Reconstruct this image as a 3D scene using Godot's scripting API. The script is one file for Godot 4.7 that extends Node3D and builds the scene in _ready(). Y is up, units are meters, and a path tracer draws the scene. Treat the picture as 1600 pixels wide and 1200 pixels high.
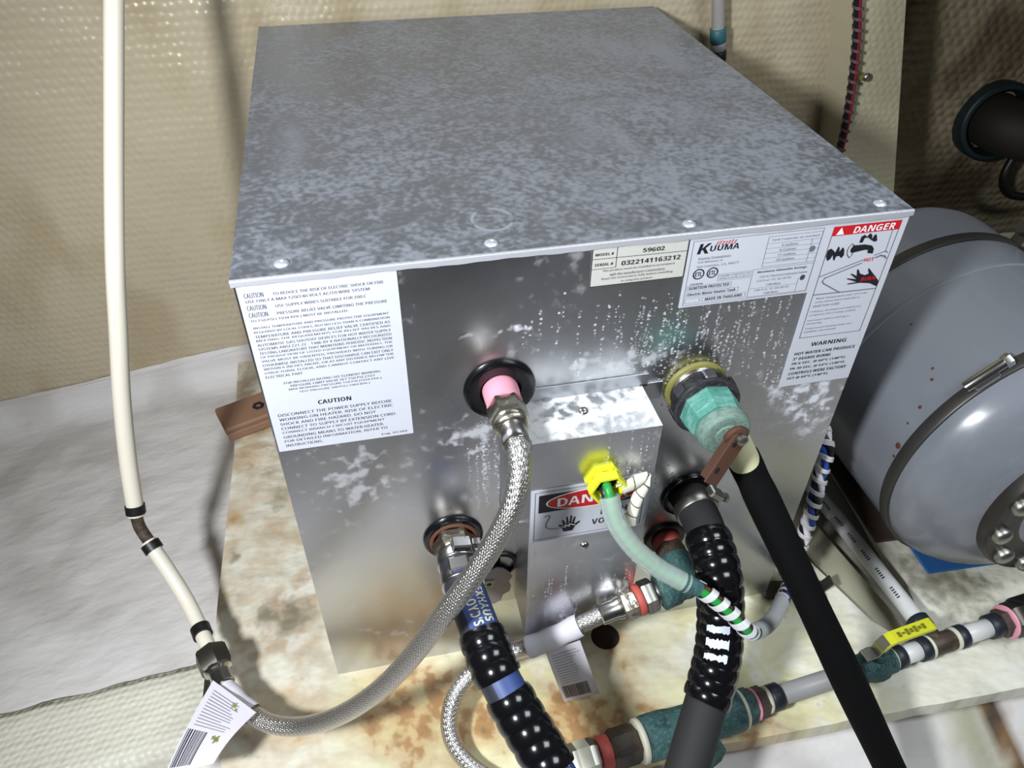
extends Node3D
# Boat engine space: a boxed aluminium water heater on a painted board, its hoses, a grey pressure tank.
# World axes: heater front face at z = 0, its left edge at x = 0, board top at y = 0 (metres).

const HW := 0.42
const HH := 0.4216
const HD := 0.4797

# ------------------------------------------------------------------ mesh builder
class MB:
	var v := PackedVector3Array()
	var n := PackedVector3Array()
	var uv := PackedVector2Array()
	var col := PackedColorArray()
	var idx := PackedInt32Array()
	func vert(p: Vector3, nn: Vector3, t := Vector2.ZERO) -> int:
		v.append(p); n.append(nn); uv.append(t)
		return v.size() - 1
	func tri(a: int, b: int, c: int) -> void:          # a, b, c counter-clockwise from outside
		idx.append(a); idx.append(c); idx.append(b)
	func face(pts: Array, out: Vector3, uvs: Array = []) -> void:   # flat convex face turned towards "out"
		var nn: Vector3 = (pts[1] - pts[0]).cross(pts[2] - pts[0]).normalized()
		var flip := nn.dot(out) < 0.0
		if flip: nn = -nn
		var s := v.size()
		for i in pts.size():
			vert(pts[i], nn, uvs[i] if uvs.size() > i else Vector2.ZERO)
		for i in range(1, pts.size() - 1):
			if flip: tri(s, s + i + 1, s + i)
			else: tri(s, s + i, s + i + 1)
	func grid(nu: int, nv: int, f: Callable, g: Variant = null, double := false) -> void:  # smooth surface, normals from neighbours
		var s := v.size()
		var P := PackedVector3Array()
		P.resize((nu + 1) * (nv + 1))
		for j in nv + 1:
			for i in nu + 1:
				P[j * (nu + 1) + i] = f.call(float(i) / nu, float(j) / nv)
		for j in nv + 1:
			for i in nu + 1:
				var du := P[j * (nu + 1) + mini(i + 1, nu)] - P[j * (nu + 1) + maxi(i - 1, 0)]
				var dv := P[mini(j + 1, nv) * (nu + 1) + i] - P[maxi(j - 1, 0) * (nu + 1) + i]
				vert(P[j * (nu + 1) + i], du.cross(dv).normalized(), Vector2(float(i) / nu, float(j) / nv))
				if g != null: col.append(g.call(float(i) / nu, float(j) / nv, P[j * (nu + 1) + i]))
		for j in nv:
			for i in nu:
				var a := s + j * (nu + 1) + i
				tri(a, a + 1, a + nu + 2); tri(a, a + nu + 2, a + nu + 1)
	func mesh() -> ArrayMesh:
		var a := []
		a.resize(Mesh.ARRAY_MAX)
		a[Mesh.ARRAY_VERTEX] = v; a[Mesh.ARRAY_NORMAL] = n; a[Mesh.ARRAY_TEX_UV] = uv
		if col.size() == v.size() and col.size() > 0: a[Mesh.ARRAY_COLOR] = col
		a[Mesh.ARRAY_INDEX] = idx
		var m := ArrayMesh.new()
		m.add_surface_from_arrays(Mesh.PRIMITIVE_TRIANGLES, a)
		return m

func ax(at: Vector3, dir: Vector3, hint := Vector3(0.3, 0.2, 1)) -> Transform3D:   # local Y along dir
	var y := dir.normalized()
	var x := y.cross(hint).normalized()
	return Transform3D(Basis(x, y, x.cross(y)), at)

# profile of (radius, height) pairs turned about local Y; sharp corners stay sharp, seg < 9 gives facets
func lathe(mb: MB, prof: Array, xf: Transform3D, seg := 36) -> void:
	var facets := seg < 9
	var m := prof.size()
	var sn: Array[Vector2] = []
	for i in m - 1:
		var d: Vector2 = prof[i + 1] - prof[i]
		sn.append(Vector2(d.y, -d.x).normalized())
	for i in m - 1:
		var n0 := sn[i]
		var n1 := sn[i]
		if i > 0 and sn[i - 1].dot(sn[i]) > 0.7: n0 = (sn[i - 1] + sn[i]).normalized()
		if i < m - 2 and sn[i + 1].dot(sn[i]) > 0.7: n1 = (sn[i + 1] + sn[i]).normalized()
		var p0: Vector2 = prof[i]
		var p1: Vector2 = prof[i + 1]
		for k in seg:
			var a0 := TAU * k / seg
			var a1 := TAU * (k + 1) / seg
			var am := (a0 + a1) * 0.5
			var s := mb.v.size()
			for q in [[a0, p0, n0, 0.0], [a1, p0, n0, 0.0], [a1, p1, n1, 1.0], [a0, p1, n1, 1.0]]:
				var na: float = am if facets else q[0]
				mb.vert(xf * Vector3(cos(q[0]) * q[1].x, q[1].y, sin(q[0]) * q[1].x),
					(xf.basis * Vector3(cos(na) * q[2].x, q[2].y, sin(na) * q[2].x)).normalized(),
					Vector2(q[0] / TAU, (i + q[3]) / (m - 1)))
			mb.tri(s, s + 2, s + 1)
			mb.tri(s, s + 3, s + 2)

func cyl(mb: MB, xf: Transform3D, r: float, h: float, seg := 28, bev := 0.0008) -> void:
	lathe(mb, [Vector2(0, 0), Vector2(r - bev, 0), Vector2(r, bev), Vector2(r, h - bev), Vector2(r - bev, h), Vector2(0, h)], xf, seg)

func ring(mb: MB, xf: Transform3D, ri: float, ro: float, h: float, seg := 36, bev := 0.0008) -> void:
	lathe(mb, [Vector2(ri, 0), Vector2(ro - bev, 0), Vector2(ro, bev), Vector2(ro, h - bev), Vector2(ro - bev, h), Vector2(ri, h), Vector2(ri, 0)], xf, seg)

func hexnut(mb: MB, xf: Transform3D, r: float, h: float) -> void:
	lathe(mb, [Vector2(0, 0), Vector2(r * 0.88, 0), Vector2(r, h * 0.14), Vector2(r, h * 0.86), Vector2(r * 0.88, h), Vector2(0, h)], xf, 6)

func box(mb: MB, size: Vector3, xf: Transform3D, b := 0.001) -> void:   # bevelled box centred on xf
	var h := size * 0.5
	b = minf(b, minf(h.x, minf(h.y, h.z)) * 0.9)
	var q := func(sx: float, sy: float, sz: float, a: int) -> Vector3:
		var p := Vector3(sx * (h.x - b), sy * (h.y - b), sz * (h.z - b))
		p[a] += signf([sx, sy, sz][a]) * b
		return xf * p
	var S := [-1.0, 1.0]
	for s in S:
		mb.face([q.call(s, -1.0, -1.0, 0), q.call(s, 1.0, -1.0, 0), q.call(s, 1.0, 1.0, 0), q.call(s, -1.0, 1.0, 0)], xf.basis.x * s)
		mb.face([q.call(-1.0, s, -1.0, 1), q.call(1.0, s, -1.0, 1), q.call(1.0, s, 1.0, 1), q.call(-1.0, s, 1.0, 1)], xf.basis.y * s)
		mb.face([q.call(-1.0, -1.0, s, 2), q.call(1.0, -1.0, s, 2), q.call(1.0, 1.0, s, 2), q.call(-1.0, 1.0, s, 2)], xf.basis.z * s)
	for s in S:
		for t in S:
			mb.face([q.call(-1.0, s, t, 1), q.call(1.0, s, t, 1), q.call(1.0, s, t, 2), q.call(-1.0, s, t, 2)], xf.basis.y * s + xf.basis.z * t)
			mb.face([q.call(s, -1.0, t, 0), q.call(s, 1.0, t, 0), q.call(s, 1.0, t, 2), q.call(s, -1.0, t, 2)], xf.basis.x * s + xf.basis.z * t)
			mb.face([q.call(s, t, -1.0, 0), q.call(s, t, 1.0, 0), q.call(s, t, 1.0, 1), q.call(s, t, -1.0, 1)], xf.basis.x * s + xf.basis.y * t)
			for w in S:
				mb.face([q.call(s, t, w, 0), q.call(s, t, w, 1), q.call(s, t, w, 2)], xf.basis.x * s + xf.basis.y * t + xf.basis.z * w)

func prism(mb: MB, poly: PackedVector2Array, xf: Transform3D, h: float, uvs := Vector2(0, 0)) -> void:   # polygon in local XY, thick along +Z
	var t := Geometry2D.triangulate_polygon(poly)
	for k in range(0, t.size(), 3):
		var a := poly[t[k]]
		var b := poly[t[k + 1]]
		var c := poly[t[k + 2]]
		var U := [a * uvs, b * uvs, c * uvs]
		mb.face([xf * Vector3(a.x, a.y, h), xf * Vector3(b.x, b.y, h), xf * Vector3(c.x, c.y, h)], xf.basis.z, U)
		if h > 0.0: mb.face([xf * Vector3(a.x, a.y, 0), xf * Vector3(b.x, b.y, 0), xf * Vector3(c.x, c.y, 0)], -xf.basis.z, U)
	if h <= 0.0: return
	var cw := Geometry2D.is_polygon_clockwise(poly)
	for i in poly.size():
		var a := poly[i]
		var b := poly[(i + 1) % poly.size()]
		var o := Vector3(b.y - a.y, a.x - b.x, 0) * (-1.0 if cw else 1.0)
		mb.face([xf * Vector3(a.x, a.y, 0), xf * Vector3(b.x, b.y, 0), xf * Vector3(b.x, b.y, h), xf * Vector3(a.x, a.y, h)], xf.basis * o, [a * uvs, b * uvs, b * uvs, a * uvs])

# ------------------------------------------------------------------ paths
func spline(pts: Array, step := 0.003) -> PackedVector3Array:
	var fine := PackedVector3Array()
	for i in pts.size() - 1:
		var p0: Vector3 = pts[maxi(i - 1, 0)]
		var p1: Vector3 = pts[i]
		var p2: Vector3 = pts[i + 1]
		var p3: Vector3 = pts[mini(i + 2, pts.size() - 1)]
		for k in 16: fine.append(p1.cubic_interpolate(p2, p0, p3, k / 16.0))
	fine.append(pts[-1])
	var total := 0.0
	for i in fine.size() - 1: total += fine[i].distance_to(fine[i + 1])
	var nseg := maxi(2, roundi(total / step))
	var out := PackedVector3Array([fine[0]])
	var acc := 0.0
	var want := total / nseg
	for i in fine.size() - 1:
		var d := fine[i].distance_to(fine[i + 1])
		while acc + d >= want and out.size() < nseg:
			out.append(fine[i].lerp(fine[i + 1], (want - acc) / d))
			want += total / nseg
		acc += d
	out.append(fine[-1])
	return out

func frames(pts: PackedVector3Array, up := Vector3(0.1, 0.75, 0.6)) -> Array[Transform3D]:   # Y along the path; X kept towards "up" by parallel transport
	var fr: Array[Transform3D] = []
	var nx := Vector3.ZERO
	for i in pts.size():
		var t := (pts[mini(i + 1, pts.size() - 1)] - pts[maxi(i - 1, 0)]).normalized()
		if i == 0: nx = up
		nx = (nx - t * nx.dot(t)).normalized()
		fr.append(Transform3D(Basis(nx, t, nx.cross(t)), pts[i]))
	return fr

func length_of(fr: Array[Transform3D]) -> float:
	var l := 0.0
	for i in fr.size() - 1: l += fr[i].origin.distance_to(fr[i + 1].origin)
	return l

func at_s(fr: Array[Transform3D], s: float) -> Transform3D:
	var l := 0.0
	for i in fr.size() - 1:
		var d := fr[i].origin.distance_to(fr[i + 1].origin)
		if l + d >= s or i == fr.size() - 2:
			var w := clampf((s - l) / d, 0.0, 1.0)
			return Transform3D(fr[i].basis if w < 0.5 else fr[i + 1].basis, fr[i].origin.lerp(fr[i + 1].origin, w))
		l += d
	return fr[-1]

func near_s(fr: Array[Transform3D], p: Vector3) -> float:
	var l := 0.0
	var best := 1e9
	var bs := 0.0
	for i in fr.size():
		if i > 0: l += fr[i].origin.distance_to(fr[i - 1].origin)
		var d := fr[i].origin.distance_to(p)
		if d < best: best = d; bs = l
	return bs

func sweep(mb: MB, fr: Array[Transform3D], r: Variant, seg := 24, ucount := 1.0, vlen := 0.02, caps := true) -> void:
	var s0 := mb.v.size()
	var l := 0.0
	var m := fr.size()
	for i in m:
		if i > 0: l += fr[i].origin.distance_to(fr[i - 1].origin)
		var rr: float = r.call(l) if r is Callable else r
		for k in seg + 1:
			var a := TAU * k / seg
			var d := fr[i].basis.x * cos(a) + fr[i].basis.z * sin(a)
			var nd := d
			if r is Callable:
				var ra: float = r.call(l - 0.0004)
				var rb: float = r.call(l + 0.0004)
				nd = (d - fr[i].basis.y * (rb - ra) / 0.0008).normalized()
			mb.vert(fr[i].origin + d * rr, nd, Vector2(ucount * k / seg, l / vlen))
	for i in m - 1:
		for k in seg:
			var a := s0 + i * (seg + 1) + k
			var b := a + seg + 1
			mb.tri(a, b + 1, a + 1); mb.tri(a, b, b + 1)
	if caps:
		for e in [0, m - 1]:
			var rr: float = r.call(l if e > 0 else 0.0) if r is Callable else r
			var p := []
			for k in seg: p.append(fr[e].origin + (fr[e].basis.x * cos(TAU * k / seg) + fr[e].basis.z * sin(TAU * k / seg)) * rr)
			mb.face(p, fr[e].basis.y * (-1.0 if e == 0 else 1.0))

func part_frames(fr: Array[Transform3D], s0: float, s1: float, step := 0.002) -> Array[Transform3D]:
	var o: Array[Transform3D] = []
	var k := maxi(1, roundi((s1 - s0) / step))
	for i in k + 1: o.append(at_s(fr, lerpf(s0, s1, float(i) / k)))
	return o

# flat ribbon wound helically about a path
func helix(mb: MB, fr: Array[Transform3D], r: float, pitch: float, width: float, thick: float, s0: float, s1: float, phase := 0.0) -> void:
	var steps := int((s1 - s0) / pitch * 20.0)
	var pr := []
	for i in steps + 1:
		var s := lerpf(s0, s1, float(i) / steps)
		var a := TAU * (s - s0) / pitch + phase
		var row := []
		for e in [[-0.5, 0.0], [-0.4, 1.0], [0.4, 1.0], [0.5, 0.0]]:
			var f := at_s(fr, clampf(s + e[0] * width, 0.0, 1e6))
			row.append(f.origin + (f.basis.x * cos(a) + f.basis.z * sin(a)) * (r + e[1] * thick))
		pr.append(row)
	for j in 3:
		var s := mb.v.size()
		for i in steps + 1:
			var c: Vector3 = at_s(fr, lerpf(s0, s1, float(i) / steps)).origin
			var nn: Vector3 = (pr[i][j] - c).normalized()
			for q in [j, j + 1]: mb.vert(pr[i][q], nn, Vector2(float(q), float(i)))
		for i in steps:
			var a := s + i * 2
			mb.tri(a, a + 1, a + 3); mb.tri(a, a + 3, a + 2)

# a curved patch lying on a hose
func patch(mb: MB, fr: Array[Transform3D], r: float, s0: float, s1: float, a0: float, a1: float, jag := 0.0, sd := 1) -> void:
	var rng := RandomNumberGenerator.new()
	rng.seed = sd
	var J := []
	for k in 13: J.append([rng.randf() * jag, rng.randf() * jag])
	mb.grid(12, maxi(8, int((s1 - s0) / 0.003)), func(u: float, w: float) -> Vector3:
		var k := roundi(u * 12)
		var s := lerpf(s0 + J[k][0] * (s1 - s0), s1 - J[k][1] * (s1 - s0), w)
		var f := at_s(fr, s)
		var a := lerpf(a0, a1, u)
		return f.origin + (f.basis.x * cos(a) + f.basis.z * sin(a)) * r)

# ------------------------------------------------------------------ lettering
var fonts := {}
func font(bold: bool, serif := false) -> Font:
	var k := str(bold) + str(serif)
	if not fonts.has(k):
		var f := SystemFont.new()
		f.font_names = PackedStringArray(["Droid Serif" if serif else "Droid Sans"])
		f.font_weight = 700 if bold else 400
		fonts[k] = f
	return fonts[k]

var glyphs := {}
func text_arrays(s: String, bold: bool, serif: bool) -> Array:
	var k := s + str(bold) + str(serif)
	if not glyphs.has(k):
		var t := TextMesh.new()
		t.font = font(bold, serif); t.font_size = 32; t.pixel_size = 0.01; t.depth = 0.0; t.curve_step = 4.0
		t.horizontal_alignment = HORIZONTAL_ALIGNMENT_LEFT
		t.vertical_alignment = VERTICAL_ALIGNMENT_BOTTOM
		t.text = s
		var a := t.get_mesh_arrays()
		var lo := Vector2(1e9, 1e9)
		var hi := -lo
		for p in a[Mesh.ARRAY_VERTEX]:
			lo = lo.min(Vector2(p.x, p.y)); hi = hi.max(Vector2(p.x, p.y))
		glyphs[k] = [a, lo, hi]
	return glyphs[k]

# writes s so that its ink is w wide and h high (h <= 0: keep the letters' own proportion) from the lower left corner "at", in the frame xf's XY plane
func write(mb: MB, s: String, xf: Transform3D, x: float, y: float, w: float, h: float, bold := false, serif := false, slant := 0.0, map: Variant = null) -> void:
	var g := text_arrays(s, bold, serif)
	var a: Array = g[0]
	var lo: Vector2 = g[1]
	var d: Vector2 = g[2] - g[1]
	var sx := w / d.x
	var sy := h / d.y if h > 0.0 else sx
	if w <= 0.0: sx = sy
	var s0 := mb.v.size()
	var V: PackedVector3Array = a[Mesh.ARRAY_VERTEX]
	for p in V:
		var q := Vector2((p.x - lo.x) * sx, (p.y - lo.y) * sy)
		q.x += q.y * slant
		if map != null: mb.vert(map.call(x + q.x, y + q.y), map.call(x + q.x, y + q.y, true))
		else: mb.vert(xf * Vector3(x + q.x, y + q.y, 0), xf.basis.z)
	var I: PackedInt32Array = a[Mesh.ARRAY_INDEX]
	for i in range(0, I.size(), 3):
		var A := mb.v[s0 + I[i]]
		var B := mb.v[s0 + I[i + 1]]
		var C := mb.v[s0 + I[i + 2]]
		if (B - A).cross(C - A).dot(mb.n[s0 + I[i]]) >= 0.0: mb.tri(s0 + I[i], s0 + I[i + 1], s0 + I[i + 2])
		else: mb.tri(s0 + I[i], s0 + I[i + 2], s0 + I[i + 1])

func rect(mb: MB, xf: Transform3D, x0: float, y0: float, x1: float, y1: float, z := 0.0) -> void:
	mb.face([xf * Vector3(x0, y0, z), xf * Vector3(x1, y0, z), xf * Vector3(x1, y1, z), xf * Vector3(x0, y1, z)], xf.basis.z)
func line(mb: MB, xf: Transform3D, a: Vector2, b: Vector2, w: float) -> void:
	var d := (b - a).normalized() * w * 0.5
	var o := Vector2(-d.y, d.x)
	var p := [a - d + o, a - d - o, b + d - o, b + d + o]
	mb.face(p.map(func(q: Vector2) -> Vector3: return xf * Vector3(q.x, q.y, 0)), xf.basis.z)
func strokes(mb: MB, xf: Transform3D, pts: Array, w: float) -> void:
	for i in pts.size() - 1: line(mb, xf, pts[i], pts[i + 1], w)
func frame_rect(mb: MB, xf: Transform3D, x0: float, y0: float, x1: float, y1: float, w: float) -> void:
	strokes(mb, xf, [Vector2(x0, y0), Vector2(x1, y0), Vector2(x1, y1), Vector2(x0, y1), Vector2(x0, y0)], w)
func oval(mb: MB, xf: Transform3D, c: Vector2, rx: float, ry: float, z := 0.0, seg := 40) -> void:
	var p := []
	for k in seg: p.append(xf * Vector3(c.x + rx * cos(TAU * k / seg), c.y + ry * sin(TAU * k / seg), z))
	mb.face(p, xf.basis.z)
func poly(mb: MB, xf: Transform3D, pts: Array, o := Vector2.ZERO, s := 1.0) -> void:
	var p := PackedVector2Array()
	for q in pts: p.append(o + q * s)
	prism(mb, p, xf, 0.0)

# ------------------------------------------------------------------ nodes
var used := {}
func numbered(called: String) -> String:
	if not used.has(called):
		used[called] = 0
		return called
	used[called] += 1
	return "%s_%03d" % [called, used[called]]
func put(called: String, mb: MB, m: Material, parent: Node = null) -> MeshInstance3D:
	var o := MeshInstance3D.new()
	o.mesh = mb.mesh(); o.material_override = m
	if parent == null:
		o.name = numbered(called); add_child(o, true)
	else:
		o.name = called; parent.add_child(o, true)
	return o
func tag(o: Node, label: String, category: String, group := "") -> Node:
	o.set_meta("label", label); o.set_meta("category", category)
	if group: o.set_meta("group", group)
	return o
func thing(called: String, label: String, category: String, group := "") -> Node3D:
	var o := Node3D.new()
	o.name = numbered(called); add_child(o, true)
	tag(o, label, category, group)
	return o
func struct(called: String, mb: MB, m: Material, label: String, category: String) -> MeshInstance3D:
	var o := put(called, mb, m)
	tag(o, label, category); o.set_meta("kind", "structure")
	return o

# ------------------------------------------------------------------ materials
func mat(c: Color, rough := 0.6, metal := 0.0) -> StandardMaterial3D:
	var m := StandardMaterial3D.new()
	m.albedo_color = c; m.roughness = rough; m.metallic = metal; m.metallic_specular = 0.5
	return m
func rgb(r: int, g: int, b: int) -> Color: return Color(r / 255.0, g / 255.0, b / 255.0)

func noise_bytes(w: int, h: int, freq: float, sd: int, oct := 4, stretch := Vector2.ONE) -> PackedByteArray:
	var f := FastNoiseLite.new()
	f.seed = sd; f.frequency = freq; f.fractal_octaves = oct; f.noise_type = FastNoiseLite.TYPE_SIMPLEX_SMOOTH
	var im := f.get_seamless_image(int(w * stretch.x), int(h * stretch.y), false, false, 0.1, true)
	if stretch != Vector2.ONE: im.resize(w, h, Image.INTERPOLATE_BILINEAR)
	return im.get_data()

func sm(a: float, b: float, x: float) -> float: return smoothstep(a, b, x)

func tex(w: int, h: int, data: PackedByteArray) -> ImageTexture:
	var im := Image.create_from_data(w, h, false, Image.FORMAT_RGB8, data)
	im.generate_mipmaps()
	return ImageTexture.create_from_image(im)

# blotchy noise paint: base colour c0 mottled towards c1 by coarse noise and c2 by fine noise
func mottled(w: int, freq: float, c0: Color, c1: Color, c2: Color, sd: int, k1 := 0.7, k2 := 0.4) -> ImageTexture:
	var a := noise_bytes(w, w, freq, sd)
	var b := noise_bytes(w, w, freq * 5.0, sd + 7)
	var d := PackedByteArray()
	d.resize(w * w * 3)
	for i in w * w:
		var c := c0.lerp(c1, sm(0.4, 0.75, a[i] / 255.0) * k1).lerp(c2, sm(0.5, 0.85, b[i] / 255.0) * k2)
		d[i * 3] = int(c.r * 255); d[i * 3 + 1] = int(c.g * 255); d[i * 3 + 2] = int(c.b * 255)
	return tex(w, w, d)

func bump(w: int, bytes: PackedByteArray, strength: float) -> ImageTexture:
	var im := Image.create_from_data(w, bytes.size() / w, false, Image.FORMAT_L8, bytes)
	im.convert(Image.FORMAT_RGBA8)
	im.bump_map_to_normal_map(strength)
	im.generate_mipmaps()
	return ImageTexture.create_from_image(im)

# dimpled cloth-like relief of glass roving under paint, a tile of n x n lumps
func roving(w: int, n: int, sd: int) -> PackedByteArray:
	var rng := RandomNumberGenerator.new()
	rng.seed = sd
	var px := []
	for k in n * n: px.append([rng.randf_range(-0.16, 0.16), rng.randf_range(-0.14, 0.14), rng.randf_range(0.55, 1.0)])
	var d := PackedByteArray()
	d.resize(w * w)
	for y in w:
		for x in w:
			var gx := float(x) / w * n
			var gy := float(y) / w * n
			var hgt := 0.0
			var cy := int(gy)
			for j in range(cy - 1, cy + 2):
				var off := 0.5 if posmod(j, 2) == 1 else 0.0
				var cx := floori(gx - off)
				for i in [cx, cx + 1, cx - 1]:
					var q: Array = px[posmod(j, n) * n + posmod(i, n)]
					var dx: float = gx - (i + 0.5 + off + q[0])
					var dy: float = gy - (j + 0.5 + q[1])
					hgt = maxf(hgt, q[2] * exp(-(dx * dx * 4.5 + dy * dy * 6.5)))
			d[y * w + x] = int(hgt * 255)
	return d

var M := {}

func _ready() -> void:
	# camera
	var cam := Camera3D.new()
	cam.name = "camera"
	cam.fov = 53.21
	cam.near = 0.01
	cam.transform = Transform3D(Basis(Vector3(0.977458, 0.008154, 0.210972), Vector3(0.130999, 0.760223, -0.636318), Vector3(-0.165574, 0.649611, 0.742018)), Vector3(0.07361, 0.65316, 0.38157))
	add_child(cam)
	cam.current = true
	# surroundings, exposure
	var we := WorldEnvironment.new()
	we.name = "environment"
	var env := Environment.new()
	env.background_mode = Environment.BG_COLOR
	env.background_color = Color(0.25, 0.26, 0.28)
	env.background_energy_multiplier = 0.3
	env.tonemap_mode = Environment.TONE_MAPPER_LINEAR
	env.tonemap_exposure = 0.95
	env.sdfgi_enabled = true
	env.ssao_enabled = true
	env.ssil_enabled = true
	we.environment = env
	add_child(we)
	# the hand lamp held up on the left of the camera
	var key := SpotLight3D.new()
	key.name = "hand_lamp_light"
	key.light_color = Color(0.97, 0.985, 1.0)
	key.light_energy = 1.0
	key.light_size = 0.04
	key.spot_range = 5.0
	key.spot_attenuation = 2.0
	key.spot_angle = 56.0
	key.spot_angle_attenuation = 0.9
	key.shadow_enabled = true
	key.position = Vector3(-0.24, 0.74, 0.42)
	add_child(key)
	key.look_at(Vector3(0.30, 0.15, -0.24), Vector3.UP)
	# fill light added overhead, above and to the right
	var fill := AreaLight3D.new()
	fill.name = "overhead_fill_light"
	fill.area_size = Vector2(0.5, 0.4)
	fill.light_color = Color(0.95, 0.98, 1.0)
	fill.light_energy = 0.78
	fill.area_range = 6.0
	fill.shadow_enabled = true
	fill.position = Vector3(0.72, 1.165, 0.45)
	add_child(fill)
	fill.look_at(Vector3(0.72, 0.0, 0.45), Vector3.FORWARD)

	make_materials()
	build_room()
	build_board()
	build_heater()
	build_tank()
	build_relief_valve()
	build_hoses()
	build_cables()
	build_pipes()
	build_background()

func linear_of(c: Color) -> Color: return c.srgb_to_linear()

func make_materials() -> void:
	var rov := bump(384, roving(384, 18, 3), 5.0)
	M.wall = mat(Color.WHITE, 0.27)
	M.wall.vertex_color_use_as_albedo = true
	M.wall.normal_enabled = true; M.wall.normal_texture = rov; M.wall.normal_scale = 0.45
	M.wall.uv1_scale = Vector3(10.5, 7.5, 1)
	M.recess = mat(Color.WHITE, 0.55)
	M.recess.vertex_color_use_as_albedo = true
	M.recess.normal_enabled = true; M.recess.normal_texture = rov; M.recess.normal_scale = 0.9
	M.recess.uv1_scale = Vector3(3.0, 5.0, 1)
	var plaster := noise_bytes(512, 512, 0.012, 11, 5, Vector2(0.7, 1.3))
	M.hull = mat(Color.WHITE, 0.6)
	M.hull.vertex_color_use_as_albedo = true
	M.hull.normal_enabled = true; M.hull.normal_texture = bump(512, plaster, 4.0); M.hull.normal_scale = 1.0
	M.hull.uv1_scale = Vector3(5, 4, 1)
	M.ledge = mat(Color.WHITE, 0.5)
	M.ledge.albedo_color = rgb(214, 212, 196)
	M.ledge.normal_enabled = true; M.ledge.normal_texture = rov; M.ledge.normal_scale = 0.7
	M.ledge.uv1_scale = Vector3(5, 1, 1)
	M.rib = mat(rgb(196, 188, 160), 0.5)
	M.rib.normal_enabled = true; M.rib.normal_texture = rov; M.rib.normal_scale = 0.4
	M.shell = mat(rgb(120, 116, 104), 0.8)
	M.dark = mat(rgb(84, 86, 92), 0.7)
	# heater sheet
	M.top = metal_sheet(700, 800, 0)
	M.front = metal_sheet(840, 844, 1)
	M.cover = metal_sheet(256, 512, 2)
	M.cover_top = metal_sheet(256, 128, 3)
	M.sheet = mat(rgb(176, 178, 184), 0.32, 1.0)
	M.lip = mat(rgb(212, 214, 222), 0.4, 0.5)  # paler and less metallic: brightness of reflected light put into the colour
	M.label = mat(rgb(198, 201, 211), 0.45)
	M.label_old = mat(rgb(196, 196, 190), 0.5)
	M.ink = mat(rgb(22, 22, 30), 0.6)
	M.ink_soft = mat(rgb(62, 62, 72), 0.6)
	M.ink_pale = mat(rgb(112, 114, 124), 0.6)
	M.red = mat(rgb(196, 24, 34), 0.5)
	M.white_ink = mat(rgb(238, 238, 240), 0.5)
	M.rubber = mat(rgb(18, 18, 20), 0.45)
	M.rubber_gloss = mat(rgb(14, 14, 17), 0.16)
	M.foam = mat(rgb(9, 9, 10), 0.8)
	M.foam.metallic_specular = 0.25
	M.hose_grey = mat(rgb(35, 35, 35), 0.75)
	M.hose_blue = mat(rgb(44, 46, 54), 0.5)
	M.blue_print = mat(rgb(52, 72, 128), 0.5)
	M.yellow_print = mat(rgb(206, 204, 170), 0.6)
	M.steel = mat(rgb(196, 194, 190), 0.24, 1.0)
	M.steel_dull = mat(rgb(168, 166, 158), 0.38, 1.0)
	M.nickel = mat(rgb(186, 180, 166), 0.3, 1.0)
	M.nickel.normal_enabled = true; M.nickel.normal_scale = 0.35
	M.nickel.normal_texture = bump(128, noise_bytes(128, 128, 0.05, 21, 3), 3.0)
	M.dark_metal = mat(rgb(88, 84, 78), 0.4, 0.8)
	M.pink = mat(rgb(232, 158, 178), 0.6)
	M.red_tape = mat(rgb(186, 84, 74), 0.6)
	M.pex = mat(rgb(222, 216, 200), 0.35)
	M.pex_white = mat(rgb(214, 215, 214), 0.35)
	M.pex_grey = mat(rgb(150, 150, 150), 0.4)
	M.cream = mat(rgb(206, 204, 184), 0.5)
	M.pex_band = mat(rgb(34, 40, 48), 0.45)
	M.verdigris = mat(Color.WHITE, 0.75)
	M.verdigris.albedo_texture = mottled(256, 0.02, rgb(78, 142, 128), rgb(128, 176, 166), rgb(52, 98, 92), 31)
	M.verdigris_dark = mat(Color.WHITE, 0.7)
	M.verdigris_dark.albedo_texture = mottled(256, 0.02, rgb(58, 92, 92), rgb(34, 62, 66), rgb(112, 150, 142), 33, 0.9, 0.5)
	M.disc = mat(Color.WHITE, 0.6)
	M.disc.albedo_texture = mottled(256, 0.06, rgb(112, 138, 128), rgb(88, 110, 102), rgb(170, 186, 174), 35)
	M.bronze = mat(Color.WHITE, 0.55)
	M.bronze.albedo_texture = mottled(128, 0.03, rgb(74, 62, 52), rgb(46, 38, 32), rgb(112, 92, 70), 37)
	M.rust = mat(Color.WHITE, 0.75)
	M.rust.albedo_texture = mottled(256, 0.02, rgb(88, 55, 38), rgb(60, 38, 28), rgb(136, 88, 54), 39)
	M.collar = mat(Color.WHITE, 0.35)
	M.collar.albedo_texture = mottled(256, 0.02, rgb(52, 52, 56), rgb(28, 28, 32), rgb(120, 118, 122), 41)
	M.olive = mat(rgb(128, 124, 66), 0.45)
	M.yellow = mat(rgb(222, 226, 44), 0.4)
	M.yellow_handle = mat(rgb(206, 206, 40), 0.4)
	M.green = mat(rgb(40, 150, 66), 0.4)
	M.green_dark = mat(rgb(30, 66, 44), 0.5)
	M.brown_wire = mat(rgb(112, 70, 56), 0.45)
	M.blue_wire = mat(rgb(40, 70, 150), 0.4)
	M.black_wire = mat(rgb(24, 26, 34), 0.4)
	M.white_wire = mat(rgb(216, 214, 216), 0.4)
	M.red_wire = mat(rgb(136, 30, 44), 0.4)
	M.wrap = mat(rgb(212, 214, 216), 0.28)
	M.wrap.transparency = BaseMaterial3D.TRANSPARENCY_ALPHA
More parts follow.
